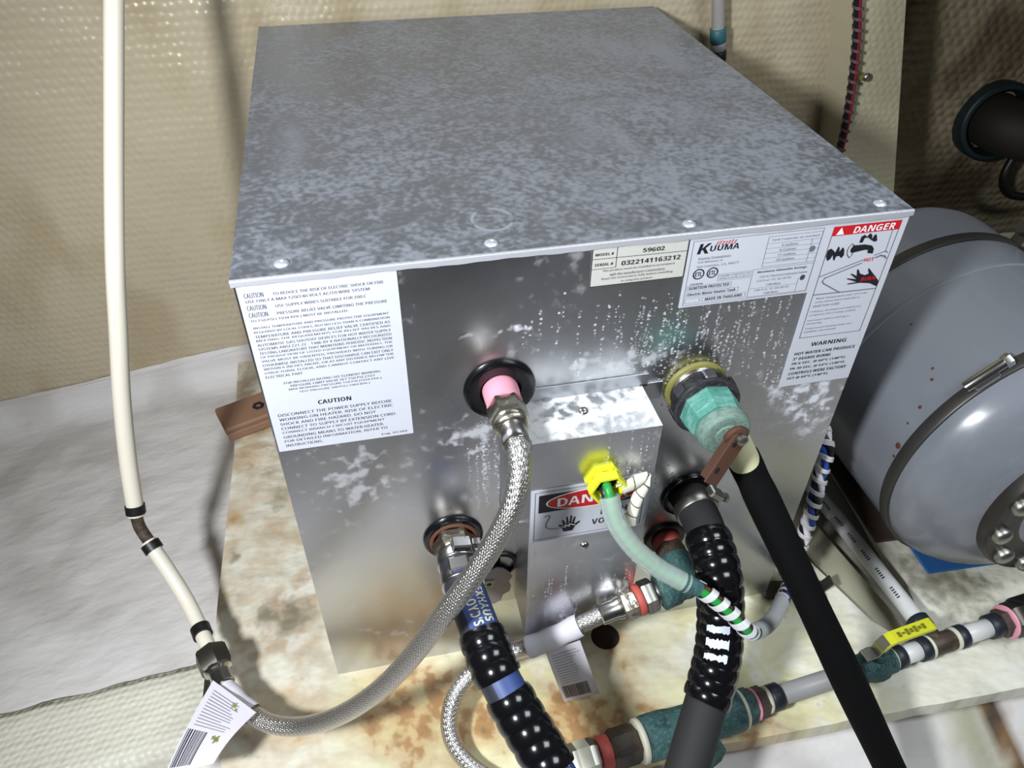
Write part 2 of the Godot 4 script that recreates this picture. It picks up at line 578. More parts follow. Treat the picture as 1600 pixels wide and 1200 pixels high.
	M.wrap.albedo_color.a = 0.86
	M.sleeve = mat(Color(0.80, 0.87, 0.84, 0.5), 0.22)
	M.sleeve.transparency = BaseMaterial3D.TRANSPARENCY_ALPHA
	M.nylon = mat(rgb(216, 214, 198), 0.35)
	M.paper = mat(rgb(214, 211, 220), 0.7)
	M.paper.cull_mode = BaseMaterial3D.CULL_DISABLED
	M.mat_blue = mat(rgb(40, 92, 150), 0.6)
	M.braid = braid()
	M.tank = mat(Color.WHITE, 0.24)
	M.tank.albedo_texture = mottled(512, 0.008, rgb(126, 130, 138), rgb(116, 120, 127), rgb(132, 135, 142), 51)
	M.tank.normal_enabled = true
	M.tank.normal_texture = bump(256, noise_bytes(256, 256, 0.03, 53, 2), 0.8)
	M.strap = mat(rgb(74, 72, 70), 0.42, 0.5)
	M.flange = mat(rgb(62, 58, 54), 0.4, 0.5)
	M.wood = mat(Color.WHITE, 0.6)
	M.wood.albedo_texture = mottled(128, 0.03, rgb(142, 108, 86), rgb(120, 88, 70), rgb(166, 134, 112), 55)

func braid() -> StandardMaterial3D:
	var w := 64
	var d := PackedByteArray()
	d.resize(w * w)
	for y in w:
		for x in w:
			var u := float(x) / w
			var v := float(y) / w
			var p := sin(TAU * (u + v))
			var q := sin(TAU * (u - v))
			var wire := 0.75 + 0.25 * absf(sin(TAU * (u + v) * 3.0)) if p * q > 0 else 0.75 + 0.25 * absf(sin(TAU * (u - v) * 3.0))
			d[y * w + x] = int(255 * clampf(wire * (0.45 + 0.55 * minf(1.0, absf(p) * absf(q) * 2.0 + 0.1)), 0, 1))
	var m := mat(rgb(240, 237, 232), 0.24, 0.96)
	m.normal_enabled = true
	m.normal_texture = bump(w, d, 5.0)
	m.normal_scale = 0.8
	var c := PackedByteArray()
	c.resize(w * w * 3)
	for i in w * w:
		var k := 120 + int(d[i] * 0.5)
		for j in 3: c[i * 3 + j] = mini(255, k)
	m.albedo_texture = tex(w, w, c)
	return m

# oxidised aluminium: kind 0 heater top, 1 heater front, 2 element cover front, 3 cover top
func metal_sheet(w: int, h: int, kind: int) -> StandardMaterial3D:
	var rng := RandomNumberGenerator.new()
	rng.seed = 100 + kind
	var mask := PackedFloat32Array()
	mask.resize(w * h)
	var n1 := noise_bytes(w, h, 0.006, 60 + kind, 4)
	var n2 := noise_bytes(w, h, 0.035, 70 + kind, 4)
	var n3 := noise_bytes(w, h, 0.006, 80 + kind, 4, Vector2(1.0, 0.25) if kind == 0 else Vector2(1.0, 1.0))
	var n4 := noise_bytes(w, h, 0.09, 90 + kind, 3)
	var s := w / HW if kind < 2 else w / 0.089
	var dot := func(x: float, y: float, r: float, val: float) -> void:
		for j in range(int(y - r), int(y + r) + 1):
			for i in range(int(x - r), int(x + r) + 1):
				if i >= 0 and j >= 0 and i < w and j < h and Vector2(i - x, j - y).length() <= r:
					mask[j * w + i] = maxf(mask[j * w + i], val)
	# runs of dried drops: [x0, x1, top y, bottom y, count, density] in metres of the sheet
	var runs := []
	if kind == 1:
		runs = [[0.262, 0.36, 0.40, 0.275, 44, 0.6], [0.20, 0.27, 0.385, 0.305, 26, 0.5], [0.122, 0.15, 0.31, 0.19, 13, 0.75],
			[0.258, 0.30, 0.26, 0.12, 16, 0.4], [0.355, 0.405, 0.33, 0.22, 20, 0.5], [0.148, 0.162, 0.25, 0.1, 7, 0.5], [0.155, 0.20, 0.39, 0.33, 8, 0.4]]
	elif kind == 2:
		runs = [[0.05, 0.088, 0.225, 0.17, 16, 0.6], [0.015, 0.085, 0.12, 0.01, 24, 0.6], [0.0, 0.02, 0.2, 0.03, 6, 0.5]]
	for q in runs:
		for k in q[4]:
			var x := rng.randf_range(q[0], q[1]) * s
			var y0: float = lerpf(q[2], q[3], rng.randf() * 0.6)
			var y1: float = lerpf(y0, q[3], rng.randf_range(0.3, 1.0))
			var hgt := HH if kind == 1 else 0.225
			var y := (hgt - y0) * s
			while y < (hgt - y1) * s:
				if rng.randf() < q[5]: dot.call(x + rng.randf_range(-1.5, 1.5), y, rng.randf_range(0.5, 2.0), rng.randf_range(0.25, 0.85))
				y += rng.randf_range(2.0, 6.0)
				x += rng.randf_range(-0.25, 0.25)
	# crusts: [x, y, radius x, radius y, strength]
	var crust := []
	if kind == 1:
		crust = [[0.392, 0.262, 0.03, 0.03, 1.0], [0.368, 0.268, 0.014, 0.04, 0.7], [0.402, 0.235, 0.018, 0.016, 0.7], [0.133, 0.278, 0.02, 0.018, 0.7], [0.046, 0.25, 0.026, 0.03, 0.45], [0.15, 0.364, 0.022, 0.003, 1.0], [0.235, 0.325, 0.04, 0.012, 0.6], [0.16, 0.18, 0.006, 0.08, 0.5]]
	elif kind == 3:
		crust = [[0.045, 0.02, 0.05, 0.02, 0.9], [0.02, 0.04, 0.05, 0.02, 0.6]]
	elif kind == 0:
		crust = [[0.15, 0.44, 0.02, 0.012, 0.35]]
	var alb := PackedByteArray()
	var orm := PackedByteArray()
	alb.resize(w * h * 3)
	orm.resize(w * h * 3)
	var c_metal: Color = [rgb(140, 146, 158), rgb(196, 197, 201), rgb(198, 199, 204), rgb(205, 206, 208)][kind]
	var c_ox: Color = [rgb(174, 180, 192), rgb(222, 225, 232), rgb(222, 226, 232), rgb(228, 230, 230)][kind]
	for j in h:
		for i in w:
			var k := j * w + i
			var a := n1[k] / 255.0
			var b := n2[k] / 255.0
			var m := mask[k]
			var px := i / s
			var py := (h - 1 - j) / s
			for q in crust:
				var e := Vector2((px - q[0]) / q[2], (py - q[1]) / q[3]).length()
				if e < 1.6: m = maxf(m, q[4] * sm(0.25, 0.75, (b * 1.25 - e * 0.42)))
			var rough := 0.24 + 0.12 * a
			if kind == 0:
				var c := n3[k] / 255.0
				var right := sm(0.1, 0.75, px / HW) * 0.12
				var g := n4[k] / 255.0
				m = maxf(m, sm(0.36, 0.74, g * 0.45 + b * 0.3 + a * 0.25 + right * 0.6) * 0.62)
				m = maxf(m, sm(0.50, 0.80, c * 0.62 + g * 0.2 + right) * 0.6)
				var rd := absf(Vector2(px - 0.1538, (py - 0.0400) * 0.9).length() - 0.0125)
				m = maxf(m, (1.0 - sm(0.0006, 0.0016, rd)) * 0.8 * sm(0.35, 0.55, b))
				rough = 0.36 + 0.12 * a
			elif kind == 3:
				m = maxf(m, sm(0.3, 0.6, a * 0.5 + b * 0.5))
			else:
				m = maxf(m, sm(0.62, 0.9, b * 0.6 + a * 0.4) * 0.3)
			var col := c_metal.lerp(c_ox, m)
			alb[k * 3] = int(col.r * 255); alb[k * 3 + 1] = int(col.g * 255); alb[k * 3 + 2] = int(col.b * 255)
			orm[k * 3] = 255
			orm[k * 3 + 1] = int(255 * clampf(lerpf(rough, 0.62, m), 0, 1))
			orm[k * 3 + 2] = int(255 * clampf(([0.72, 1.0, 1.0, 1.0][kind] as float) * (1.0 - m * ([0.75, 0.9, 0.9, 0.75][kind] as float)), 0, 1))
	var o := tex(w, h, orm)
	var mt := mat(Color.WHITE, 1.0, 1.0)
	mt.albedo_texture = tex(w, h, alb)
	mt.roughness_texture = o
	mt.roughness_texture_channel = BaseMaterial3D.TEXTURE_CHANNEL_GREEN
	mt.metallic_texture = o
	mt.metallic_texture_channel = BaseMaterial3D.TEXTURE_CHANNEL_BLUE
	return mt

# ------------------------------------------------------------------ the setting
func floor_y(x: float, z: float) -> float:
	var y := -0.024 + 0.13 * minf(0.0, x + 0.115)
	if z > 0.11: y -= 0.36 * minf(z - 0.11, 0.5)
	return y

func build_room() -> void:
	var nz := FastNoiseLite.new()
	nz.seed = 5; nz.frequency = 9.0; nz.fractal_octaves = 4
	# back wall, beige painted roving
	var beige := rgb(190, 178, 152)
	var brown := rgb(160, 142, 110)
	var mb := MB.new()
	mb.grid(170, 130, func(u: float, w: float) -> Vector3:
		var x := lerpf(-0.9, 0.72, u)
		var y := lerpf(-0.2, 1.1, w)
		return Vector3(x, y, -0.495 + 0.0035 * nz.get_noise_2d(x, y)),
		func(_u: float, _w: float, p: Vector3) -> Color:
			return linear_of(beige.lerp(brown, 0.5 * sm(0.0, 0.5, nz.get_noise_2d(p.x * 0.8 + 3.0, p.y * 0.3)))))
	struct("wall_back", mb, M.wall, "beige painted rough-textured wall behind the metal box", "wall")
	# hull floor, white brushed laminate, turned up at the back against the wall; falls away in front
	var white := rgb(216, 213, 211)
	var grey := rgb(190, 186, 182)
	var brownish := rgb(120, 92, 60)
	var olive := rgb(150, 148, 120)
	mb = MB.new()
	mb.grid(240, 150, func(u: float, w: float) -> Vector3:
		var x := lerpf(-0.9, 1.5, u)
		var n := nz.get_noise_2d(x * 0.9, w * 1.3)
		var p: Vector3
		if w < 0.8:
			var z := lerpf(0.9, -0.45, w / 0.8)
			p = Vector3(x, floor_y(x, z) + 0.0025 * n, z)
		else:
			var t := (w - 0.8) / 0.2
			var top := clampf(0.02 + 0.145 * (x + 0.1), -0.2, 0.06) + 0.006 * n - floor_y(x, 0.0)
			var fy := floor_y(x, -0.45)
			var arc := 0.035
			if t < 0.5: p = Vector3(x, fy + arc * (1.0 - cos(t * PI)), -0.45 - arc * sin(t * PI))
			else: p = Vector3(x, fy + arc + (t - 0.5) * 2.0 * maxf(top - arc, 0.004), -0.485 - 0.009 * (t - 0.5) * 2.0)
		return p,
		func(_u: float, _w: float, p: Vector3) -> Color:
			var n := nz.get_noise_2d(p.x * 0.7 + 9.0, p.z * 0.7)
			var c := white.lerp(grey, sm(0.0, 0.5, n) * 0.8)
			if p.z > 0.1:
				var xx := p.x - (p.z - 0.12) * 0.1 + 0.01 * nz.get_noise_2d(p.x * 3.0, p.z * 3.0)
				c = c.lerp(olive, 0.75 * exp(-pow((xx - 0.555) / 0.022, 2.0)))
				c = c.lerp(brownish.lerp(rgb(70, 54, 40), sm(-0.2, 0.3, nz.get_noise_2d(p.x * 9.0, p.z * 5.0))), 1.0 - sm(0.3, 1.0, pow((xx - 0.583) / 0.014, 2.0)))
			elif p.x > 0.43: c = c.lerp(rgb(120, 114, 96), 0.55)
			return linear_of(c))
	struct("floor", mb, M.hull, "white painted brushed laminate hull beside and below the board", "floor")
	# raised ledge left of the board
	mb = MB.new()
	mb.grid(120, 14, func(u: float, w: float) -> Vector3:
		var x := lerpf(-0.75, -0.116, u)
		var n := 0.003 * nz.get_noise_2d(x * 2.0, w)
		var lo := floor_y(x, 0.0) - 0.004
		var top := 0.006 + 0.13 * minf(0.0, x + 0.115)
		if w < 0.15: return Vector3(x, lerpf(lo, top - 0.003, w / 0.15), 0.046 + n)
		if w > 0.85: return Vector3(x, lerpf(top - 0.003, lo, (w - 0.85) / 0.15), -0.037 + n)
		return Vector3(x, top + n * 0.5, lerpf(0.043, -0.034, (w - 0.15) / 0.7) + n * 0.6))
	struct("trim_1", mb, M.ledge, "white lumpy painted ledge at the lower left beside the board", "ledge")
	# rib between wall and recess
	mb = MB.new()
	var xf := Transform3D(Basis.IDENTITY, Vector3(0, 0, -0.66))
	prism(mb, PackedVector2Array([Vector2(0.731, -0.05), Vector2(0.846, -0.05), Vector2(0.784, 0.183), Vector2(0.710, 0.425), Vector2(0.655, 0.62), Vector2(0.655, 1.1), Vector2(0.60, 1.1), Vector2(0.612, 0.62), Vector2(0.649, 0.427), Vector2(0.682, 0.25)]), xf, 0.215, Vector2(6, 6))
	struct("trim_2", mb, M.rib, "cream painted leaning frame rib right of the metal box", "rib")
	# recess right of the rib
	mb = MB.new()
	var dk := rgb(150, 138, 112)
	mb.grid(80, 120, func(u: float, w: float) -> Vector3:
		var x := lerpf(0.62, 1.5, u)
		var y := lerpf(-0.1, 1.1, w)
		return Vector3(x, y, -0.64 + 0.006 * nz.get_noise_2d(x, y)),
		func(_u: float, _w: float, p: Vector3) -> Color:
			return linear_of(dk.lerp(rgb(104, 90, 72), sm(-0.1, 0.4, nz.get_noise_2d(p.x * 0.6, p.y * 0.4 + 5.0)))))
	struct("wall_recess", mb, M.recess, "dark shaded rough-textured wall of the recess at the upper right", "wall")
	mb = MB.new()
	box(mb, Vector3(0.9, 0.03, 0.42), Transform3D(Basis.IDENTITY, Vector3(1.12, 0.5, -0.43)), 0.004)  # unseen slab, added to keep light off the recess wall
	struct("shade_shelf_3", mb, M.shell, "unseen shelf added over the recess at the right to shade it", "shelf")
	# the rest of the compartment, out of the frame
	for q in [["wall_left", Vector3(0.05, 1.6, 2.2), Vector3(-0.92, 0.4, 0.4), "beige painted side wall on the left", M.shell], ["wall_right", Vector3(0.05, 1.6, 2.2), Vector3(1.52, 0.4, 0.4), "beige painted side wall on the right", M.shell],
		["wall_front", Vector3(2.5, 1.6, 0.05), Vector3(0.3, 0.4, 1.42), "dark wall behind the viewer", M.dark], ["ceiling", Vector3(2.5, 0.05, 2.2), Vector3(0.3, 1.22, 0.4), "painted deck over the engine space", M.shell],
		["floor_well", Vector3(2.5, 0.05, 0.6), Vector3(0.3, -0.24, 1.15), "dark bilge floor in front of the board", M.dark]]:
		mb = MB.new()
		box(mb, q[1], Transform3D(Basis.IDENTITY, q[2]), 0.004)
		struct(q[0], mb, q[4], q[3], "wall" if q[0].begins_with("wall") else q[0].split("_")[0])

func build_board() -> void:
	# texture over x -0.115..1.185 and depth
	var w := 1300
	var h := 700
	var n1 := noise_bytes(w, h, 0.008, 201, 5)
	var n2 := noise_bytes(w, h, 0.05, 202, 4)
	var n3 := noise_bytes(w, h, 0.02, 203, 5)
	var d := PackedByteArray()
	d.resize(w * h * 3)
	# rust and mould: [x, z, radius, strength]
	var rust := [[0.07, 0.045, 0.055, 0.55], [0.04, 0.022, 0.04, 0.4], [0.21, 0.095, 0.05, 1.0], [0.09, 0.085, 0.06, 0.5], [0.02, 0.06, 0.05, 0.3], [0.27, 0.12, 0.05, 0.8], [0.35, 0.13, 0.04, 0.7], [0.26, 0.02, 0.04, 0.5], [-0.1, -0.2, 0.03, 0.6], [-0.105, -0.29, 0.03, 0.6], [-0.09, -0.36, 0.05, 0.8], [0.13, 0.05, 0.06, 0.5], [0.18, 0.1, 0.03, 0.9], [0.395, 0.12, 0.02, 0.4], [-0.05, 0.03, 0.05, 0.55]]
	var mould := [[-0.042, -0.068, 0.022, 1.0], [-0.07, -0.075, 0.012, 0.7], [-0.055, -0.225, 0.02, 0.8], [-0.098, -0.15, 0.008, 1.0], [-0.09, -0.1, 0.01, 0.7], [0.62, 0.05, 0.06, 0.5], [0.43, 0.0, 0.03, 0.9], [0.6, 0.0, 0.05, 0.6], [0.4, -0.05, 0.06, 0.5]]
	var base := rgb(226, 224, 208)
	var tan := rgb(196, 176, 148)
	var yel := rgb(214, 206, 150)
	var cr := rgb(146, 102, 60)
	var cm := rgb(104, 100, 78)
	for j in h:
		for i in w:
			var k := j * w + i
			var x := i / 1000.0
			x -= 0.115
			var b := j / 1000.0 - 0.16
			var z := -b
			var a := n1[k] / 255.0
			var e := n2[k] / 255.0
			var f := n3[k] / 255.0
			var left := 1.0 - sm(-0.03, 0.03, x)
			var c := base.lerp(tan, left * 0.85 * sm(0.15, 0.75, f)).lerp(rgb(168, 142, 114), left * 0.5 * sm(0.55, 0.8, a)).lerp(yel, (1.0 - sm(0.4, 0.52, x)) * (1.0 - left) * (0.3 + 0.5 * sm(0.1, 0.9, a)) * (1.0 - 0.5 * sm(0.2, 0.9, f)))
			c = c.lerp(rgb(236, 235, 226), 0.75 * sm(0.45, 0.7, f * 0.7 + e * 0.3) * sm(0.3, 0.7, a + e * 0.1))
			var r := 0.0
			for q in rust: r += q[3] * exp(-(pow((x - q[0]) / q[2], 2.0) + pow((z - q[1]) / q[2], 2.0)))
			r = sm(0.46, 1.05, r * 0.52 + f * 0.55 + e * 0.22 - 0.06)
			c = c.lerp(rgb(194, 162, 112), minf(1.0, r * 0.9)).lerp(cr, sm(0.5, 1.0, r) * 0.6 * sm(0.35, 0.6, e))
			var m := 0.0
			for q in mould: m += q[3] * exp(-(pow((x - q[0]) / q[2], 2.0) + pow((z - q[1]) / q[2], 2.0)))
			m = sm(0.52, 1.0, m * 0.6 + e * 0.55 + 0.08)
			c = c.lerp(cm, m * 0.65)
			if e > 0.80: c = c.lerp(cm, (e - 0.80) * 2.2)
			d[k * 3] = int(c.r * 255); d[k * 3 + 1] = int(c.g * 255); d[k * 3 + 2] = int(c.b * 255)
	M.board = mat(Color.WHITE, 0.5)
	M.board.albedo_texture = tex(w, h, d)
	M.board.uv1_offset = Vector3(0.115 / 1.3, 0.16 / 0.7, 0)
	M.board.normal_enabled = true
	M.board.normal_texture = bump(512, noise_bytes(512, 512, 0.03, 205, 4), 2.5)
	var rng := RandomNumberGenerator.new()
	rng.seed = 8
	var pts := PackedVector2Array([Vector2(-0.113, 0.49), Vector2(-0.108, 0.3), Vector2(-0.112, 0.1), Vector2(-0.112, 0.0), Vector2(-0.098, -0.06), Vector2(-0.09, -0.11)])
	for k in 60:
		var x := lerpf(-0.085, 1.15, k / 59.0)
		pts.append(Vector2(x, -0.1215 - 0.031 * maxf(x, 0.0) + rng.randf_range(-0.0006, 0.0006)))
	pts.append_array(PackedVector2Array([Vector2(1.15, 0.49), Vector2(0.59, 0.49), Vector2(0.588, 0.3), Vector2(0.58, 0.12), Vector2(0.566, -0.014), Vector2(0.555, -0.06), Vector2(0.518, -0.066), Vector2(0.506, -0.05), Vector2(0.480, 0.035), Vector2(0.455, 0.13), Vector2(0.435, 0.25), Vector2(0.43, 0.49)]))
	var mb := MB.new()
	prism(mb, pts, Transform3D(Basis(Vector3(1, 0, 0), Vector3(0, 0, -1), Vector3(0, 1, 0)), Vector3(0, -0.018, 0)), 0.018, Vector2(1.0 / 1.3, 1.0 / 0.7))
	var o := thing("mounting_board", "cream painted plywood board with rust stains under the metal box and tank", "board")
	put("plywood_sheet", mb, M.board, o)
	mb = MB.new()
	lathe(mb, [Vector2(0.0001, 0.0004), Vector2(0.0105, 0.0004), Vector2(0.0125, 0.0012), Vector2(0.0135, 0.0002)], Transform3D(Basis(), Vector3(0.2488, 0, 0.0135)), 28)
	put("drilled_hole", mb, mat(rgb(46, 32, 22), 0.9), o)
	# pale cleat lying in the slot below the board
	mb = MB.new()
	box(mb, Vector3(0.035, 0.012, 0.36), Transform3D(Basis(Vector3.UP, 0.16), Vector3(0.505, -0.0155, -0.07)), 0.002)
	o = put("floor_cleat", mb, mat(rgb(176, 172, 150), 0.6))
	tag(o, "pale painted batten lying in the gap beside the white pipe", "batten")

# ------------------------------------------------------------------ heater
const FWD := Vector3(0, 0, 1)
func mm(x: float, y: float, z: float) -> Transform3D:      # a drawing plane facing +z whose units are millimetres
	return Transform3D(Basis.from_scale(Vector3.ONE * 0.001), Vector3(x, y, z))
func label_part(called: String, parent: Node, x0: float, y0: float, x1: float, y1: float, z: float, m: Material) -> MeshInstance3D:
	var mb := MB.new()
	box(mb, Vector3(x1 - x0, y1 - y0, 0.0004), Transform3D(Basis(), Vector3((x0 + x1) / 2, (y0 + y1) / 2, z + 0.0002)), 0.0001)
	return put(called, mb, m, parent)
func para(mb: MB, xf: Transform3D, lines: Array, x0: float, x1: float, y0: float, y1: float, h: float, bold := false) -> void:
	for i in lines.size():
		var y := lerpf(y0, y1, float(i) / maxf(1, lines.size() - 1))
		var s: String = lines[i]
		var full: float = x1 - x0
		var ww := minf(full, full * s.length() / 50.0) if s.length() < 40 else full
		write(mb, s, xf, x0, y, ww, h, bold)

func build_heater() -> void:
	var o := thing("water_heater", "large boxed bare aluminium water heater with warning labels on its front", "water heater")
	# casing
	var mb := MB.new()
	var e := 0.0012
	var xf := Transform3D(Basis(), Vector3.ZERO)
	mb.face([Vector3(0, 0, 0), Vector3(HW, 0, 0), Vector3(HW, HH, 0), Vector3(0, HH, 0)], FWD, [Vector2(0, 1), Vector2(1, 1), Vector2(1, 0), Vector2(0, 0)])
	put("front_panel", mb, M.front, o)
	mb = MB.new()
	box(mb, Vector3(HW, HH - 0.001, HD - 0.0006), Transform3D(Basis(), Vector3(HW / 2, (HH - 0.001) / 2, -HD / 2 - 0.0004)), 0.0008)
	put("casing", mb, M.sheet, o)
	mb = MB.new()
	mb.face([Vector3(-e, HH, e), Vector3(HW + e, HH, e), Vector3(HW + e, HH, -HD), Vector3(-e, HH, -HD)], Vector3.UP, [Vector2(0, 1), Vector2(1, 1), Vector2(1, 0), Vector2(0, 0)])
	put("top_panel", mb, M.top, o)
	mb = MB.new()
	var rng := RandomNumberGenerator.new()
	rng.seed = 4
	# folded lip of the lid along the front, rounded and a little dented
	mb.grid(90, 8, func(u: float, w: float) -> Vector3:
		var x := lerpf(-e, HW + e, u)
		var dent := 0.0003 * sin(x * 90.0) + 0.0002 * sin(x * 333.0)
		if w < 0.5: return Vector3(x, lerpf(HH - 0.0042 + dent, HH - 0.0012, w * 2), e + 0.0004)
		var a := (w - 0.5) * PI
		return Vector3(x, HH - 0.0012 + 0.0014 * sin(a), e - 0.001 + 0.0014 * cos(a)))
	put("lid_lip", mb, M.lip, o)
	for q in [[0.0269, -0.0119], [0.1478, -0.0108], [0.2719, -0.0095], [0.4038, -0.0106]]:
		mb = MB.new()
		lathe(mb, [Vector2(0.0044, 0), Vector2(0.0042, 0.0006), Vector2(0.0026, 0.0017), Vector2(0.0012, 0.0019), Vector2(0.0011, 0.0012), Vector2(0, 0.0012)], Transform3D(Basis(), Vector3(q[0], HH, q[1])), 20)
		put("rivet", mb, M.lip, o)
	labels(o)
	# holes with rubber collars
	var ports := [[0.1504, 0.3166, 0.0142, 0.0247, M.rubber_gloss], [0.1126, 0.1692, 0.0165, 0.0238, M.rubber_gloss], [0.3086, 0.1744, 0.0150, 0.0240, M.rubber_gloss], [0.2956, 0.1217, 0.0120, 0.0185, M.rubber], [0.1489, 0.1252, 0.0125, 0.0165, M.rubber]]
	for q in ports:
		mb = MB.new()
		xf = ax(Vector3(q[0], q[1], 0.0), FWD)
		lathe(mb, [Vector2(q[3], 0), Vector2(q[3], 0.0015), Vector2(q[3] - 0.0012, 0.0034), Vector2(q[3] - 0.004, 0.004), Vector2(q[2], 0.0028), Vector2(q[2], 0.0006)], xf, 44)
		var c := put("port_collar", mb, q[4], o)
		mb = MB.new()
		oval(mb, mm(q[0], q[1], 0.0007), Vector2.ZERO, q[2] * 1000 + 0.6, q[2] * 1000 + 0.6)
		put("port_hole", mb, mat(rgb(12, 11, 10), 0.9), c)
	mb = MB.new()
	ring(mb, ax(Vector3(0.1126, 0.1692, 0.0015), FWD), 0.0165, 0.0195, 0.003)
	put("seal_ring", mb, mat(rgb(96, 60, 42), 0.6), o)
	# pink-taped hot outlet nipple
	mb = MB.new()
	lathe(mb, [Vector2(0.0122, 0), Vector2(0.0122, 0.006), Vector2(0.0118, 0.012), Vector2(0.0122, 0.017), Vector2(0, 0.017)], ax(Vector3(0.1504, 0.3166, 0.001), FWD), 30)
	put("taped_nipple", mb, M.pink, o)
	# knock-out flap beside the lower left hose
	mb = MB.new()
	var pl := PackedVector2Array()
	for q in [[124, 131], [129, 126], [137, 122], [146, 126], [152, 123], [157, 117], [159.5, 110], [156.6, 104], [158.6, 97], [157.5, 90], [151.5, 86.5], [150, 79], [144, 75], [136, 78], [128, 88]]: pl.append(Vector2(q[0], q[1]) * 0.001)
	prism(mb, pl, Transform3D(Basis(), Vector3(0, 0, 0.0042)), 0.0012)
	var fl := put("bent_flap", mb, mat(rgb(128, 128, 138), 0.4, 0.4), o)
	mb = MB.new()
	box(mb, Vector3(0.0075, 0.0085, 0.0012), Transform3D(Basis(FWD, -0.12), Vector3(0.1395, 0.106, 0.0059)), 0.0004)
	put("square_washer", mb, M.cream, fl)
	mb = MB.new()
	oval(mb, mm(0.1395, 0.106, 0.0066), Vector2.ZERO, 2.2, 2.2)
	put("screw_hole", mb, M.ink, fl)
	# element cover
	mb = MB.new()
	var cx0 := 0.163
	var cx1 := 0.2525
	var cy0 := 0.077
	var cy1 := 0.302
	var cz := 0.042
	mb.face([Vector3(cx0, cy0, cz), Vector3(cx1, cy0, cz), Vector3(cx1, cy1, cz), Vector3(cx0, cy1, cz)], FWD, [Vector2(0, 1), Vector2(1, 1), Vector2(1, 0), Vector2(0, 0)])
	var cov := put("element_cover", mb, M.cover, o)
	mb = MB.new()
	mb.face([Vector3(cx0, cy1, 0), Vector3(cx1, cy1, 0), Vector3(cx1, cy1, cz), Vector3(cx0, cy1, cz)], Vector3.UP, [Vector2(0, 0), Vector2(1, 0), Vector2(1, 1), Vector2(0, 1)])
	put("cover_top", mb, M.cover_top, cov)
	mb = MB.new()
	mb.face([Vector3(cx0, cy0, 0), Vector3(cx0, cy1, 0), Vector3(cx0, cy1, cz), Vector3(cx0, cy0, cz)], Vector3.LEFT)
	mb.face([Vector3(cx1, cy0, 0), Vector3(cx1, cy1, 0), Vector3(cx1, cy1, cz), Vector3(cx1, cy0, cz)], Vector3.RIGHT)
	mb.face([Vector3(cx0, cy0, 0), Vector3(cx1, cy0, 0), Vector3(cx1, cy0, cz), Vector3(cx0, cy0, cz)], Vector3.DOWN)
	box(mb, Vector3(0.092, 0.012, 0.0012), Transform3D(Basis(), Vector3(0.2105, cy1 + 0.005, 0.0006)), 0.0003)
	box(mb, Vector3(0.018, 0.016, 0.0012), Transform3D(Basis(), Vector3(0.259, cy1 - 0.006, 0.0006)), 0.0003)
	box(mb, Vector3(0.014, 0.24, 0.0012), Transform3D(Basis(), Vector3(cx0 - 0.006, 0.19, 0.0006)), 0.0003)
	put("cover_sides", mb, M.sheet, cov)
	for q in [[Vector3(0.2045, cy1, 0.018), Vector3.UP], [Vector3(0.2065, 0.1863, cz), FWD], [Vector3(0.1579, 0.1736, 0.0012), FWD]]:
		mb = MB.new()
		lathe(mb, [Vector2(0.0036, 0), Vector2(0.0034, 0.0008), Vector2(0.002, 0.0022), Vector2(0, 0.0024)], ax(q[0], q[1]), 18)
		put("cover_screw", mb, M.steel, cov)
	# yellow cable gland
	mb = MB.new()
	xf = ax(Vector3(0.2145, 0.2605, cz), FWD)
	lathe(mb, [Vector2(0.0135, 0), Vector2(0.0135, 0.002), Vector2(0.0105, 0.003), Vector2(0.0105, 0.0055), Vector2(0.0136, 0.0065), Vector2(0.0136, 0.0135), Vector2(0.0116, 0.0135), Vector2(0.0108, 0.003)], xf, 6)
	put("cable_gland", mb, M.yellow, o)
	mb = MB.new()
	oval(mb, mm(0.2145, 0.2605, cz + 0.004), Vector2.ZERO, 10, 10)
	put("gland_mouth", mb, M.ink, o)
	# brown mounting foot on the left, grey foot on the right
	mb = MB.new()
	xf = Transform3D(Basis(Vector3.UP, 0.36), Vector3(-0.062, 0.010, -0.372))
	box(mb, Vector3(0.13, 0.012, 0.046), xf.translated_local(Vector3(0, 0.004, 0)), 0.002)
	box(mb, Vector3(0.128, 0.011, 0.004), xf.translated_local(Vector3(0, -0.0015, 0.0245)), 0.001)
	var foot := put("mounting_foot", mb, M.wood, o)
	mb = MB.new()
	xf = Transform3D(xf.basis, xf * Vector3(-0.018, 0.0101, 0.002))
	ring(mb, xf, 0.0035, 0.0075, 0.0014, 6)
	put("foot_screw", mb, M.ink, foot)
	mb = MB.new()
	xf = Transform3D(Basis(Vector3.UP, -0.2), Vector3(0.446, 0.004, 0.004))
	box(mb, Vector3(0.062, 0.002, 0.02), xf, 0.0006)
	box(mb, Vector3(0.002, 0.014, 0.012), xf.translated_local(Vector3(0.034, 0.005, -0.003)) * Transform3D(Basis(FWD, -0.5), Vector3.ZERO), 0.0006)
	put("mounting_foot", mb, M.dark_metal, o)

const HAND := [Vector2(0.30, 0.0), Vector2(0.68, 0.0), Vector2(0.78, 0.25), Vector2(1.0, 0.5), Vector2(0.95, 0.56), Vector2(0.75, 0.42), Vector2(0.74, 0.5), Vector2(0.78, 0.85), Vector2(0.71, 0.87), Vector2(0.64, 0.52), Vector2(0.62, 0.52), Vector2(0.63, 0.97), Vector2(0.55, 0.98), Vector2(0.52, 0.53), Vector2(0.5, 0.53), Vector2(0.44, 0.95), Vector2(0.37, 0.93), Vector2(0.41, 0.5), Vector2(0.39, 0.49), Vector2(0.26, 0.78), Vector2(0.19, 0.74), Vector2(0.29, 0.42), Vector2(0.1, 0.5), Vector2(0.06, 0.45), Vector2(0.24, 0.22)]

func V(x: float, y: float) -> Vector2: return Vector2(x, y)

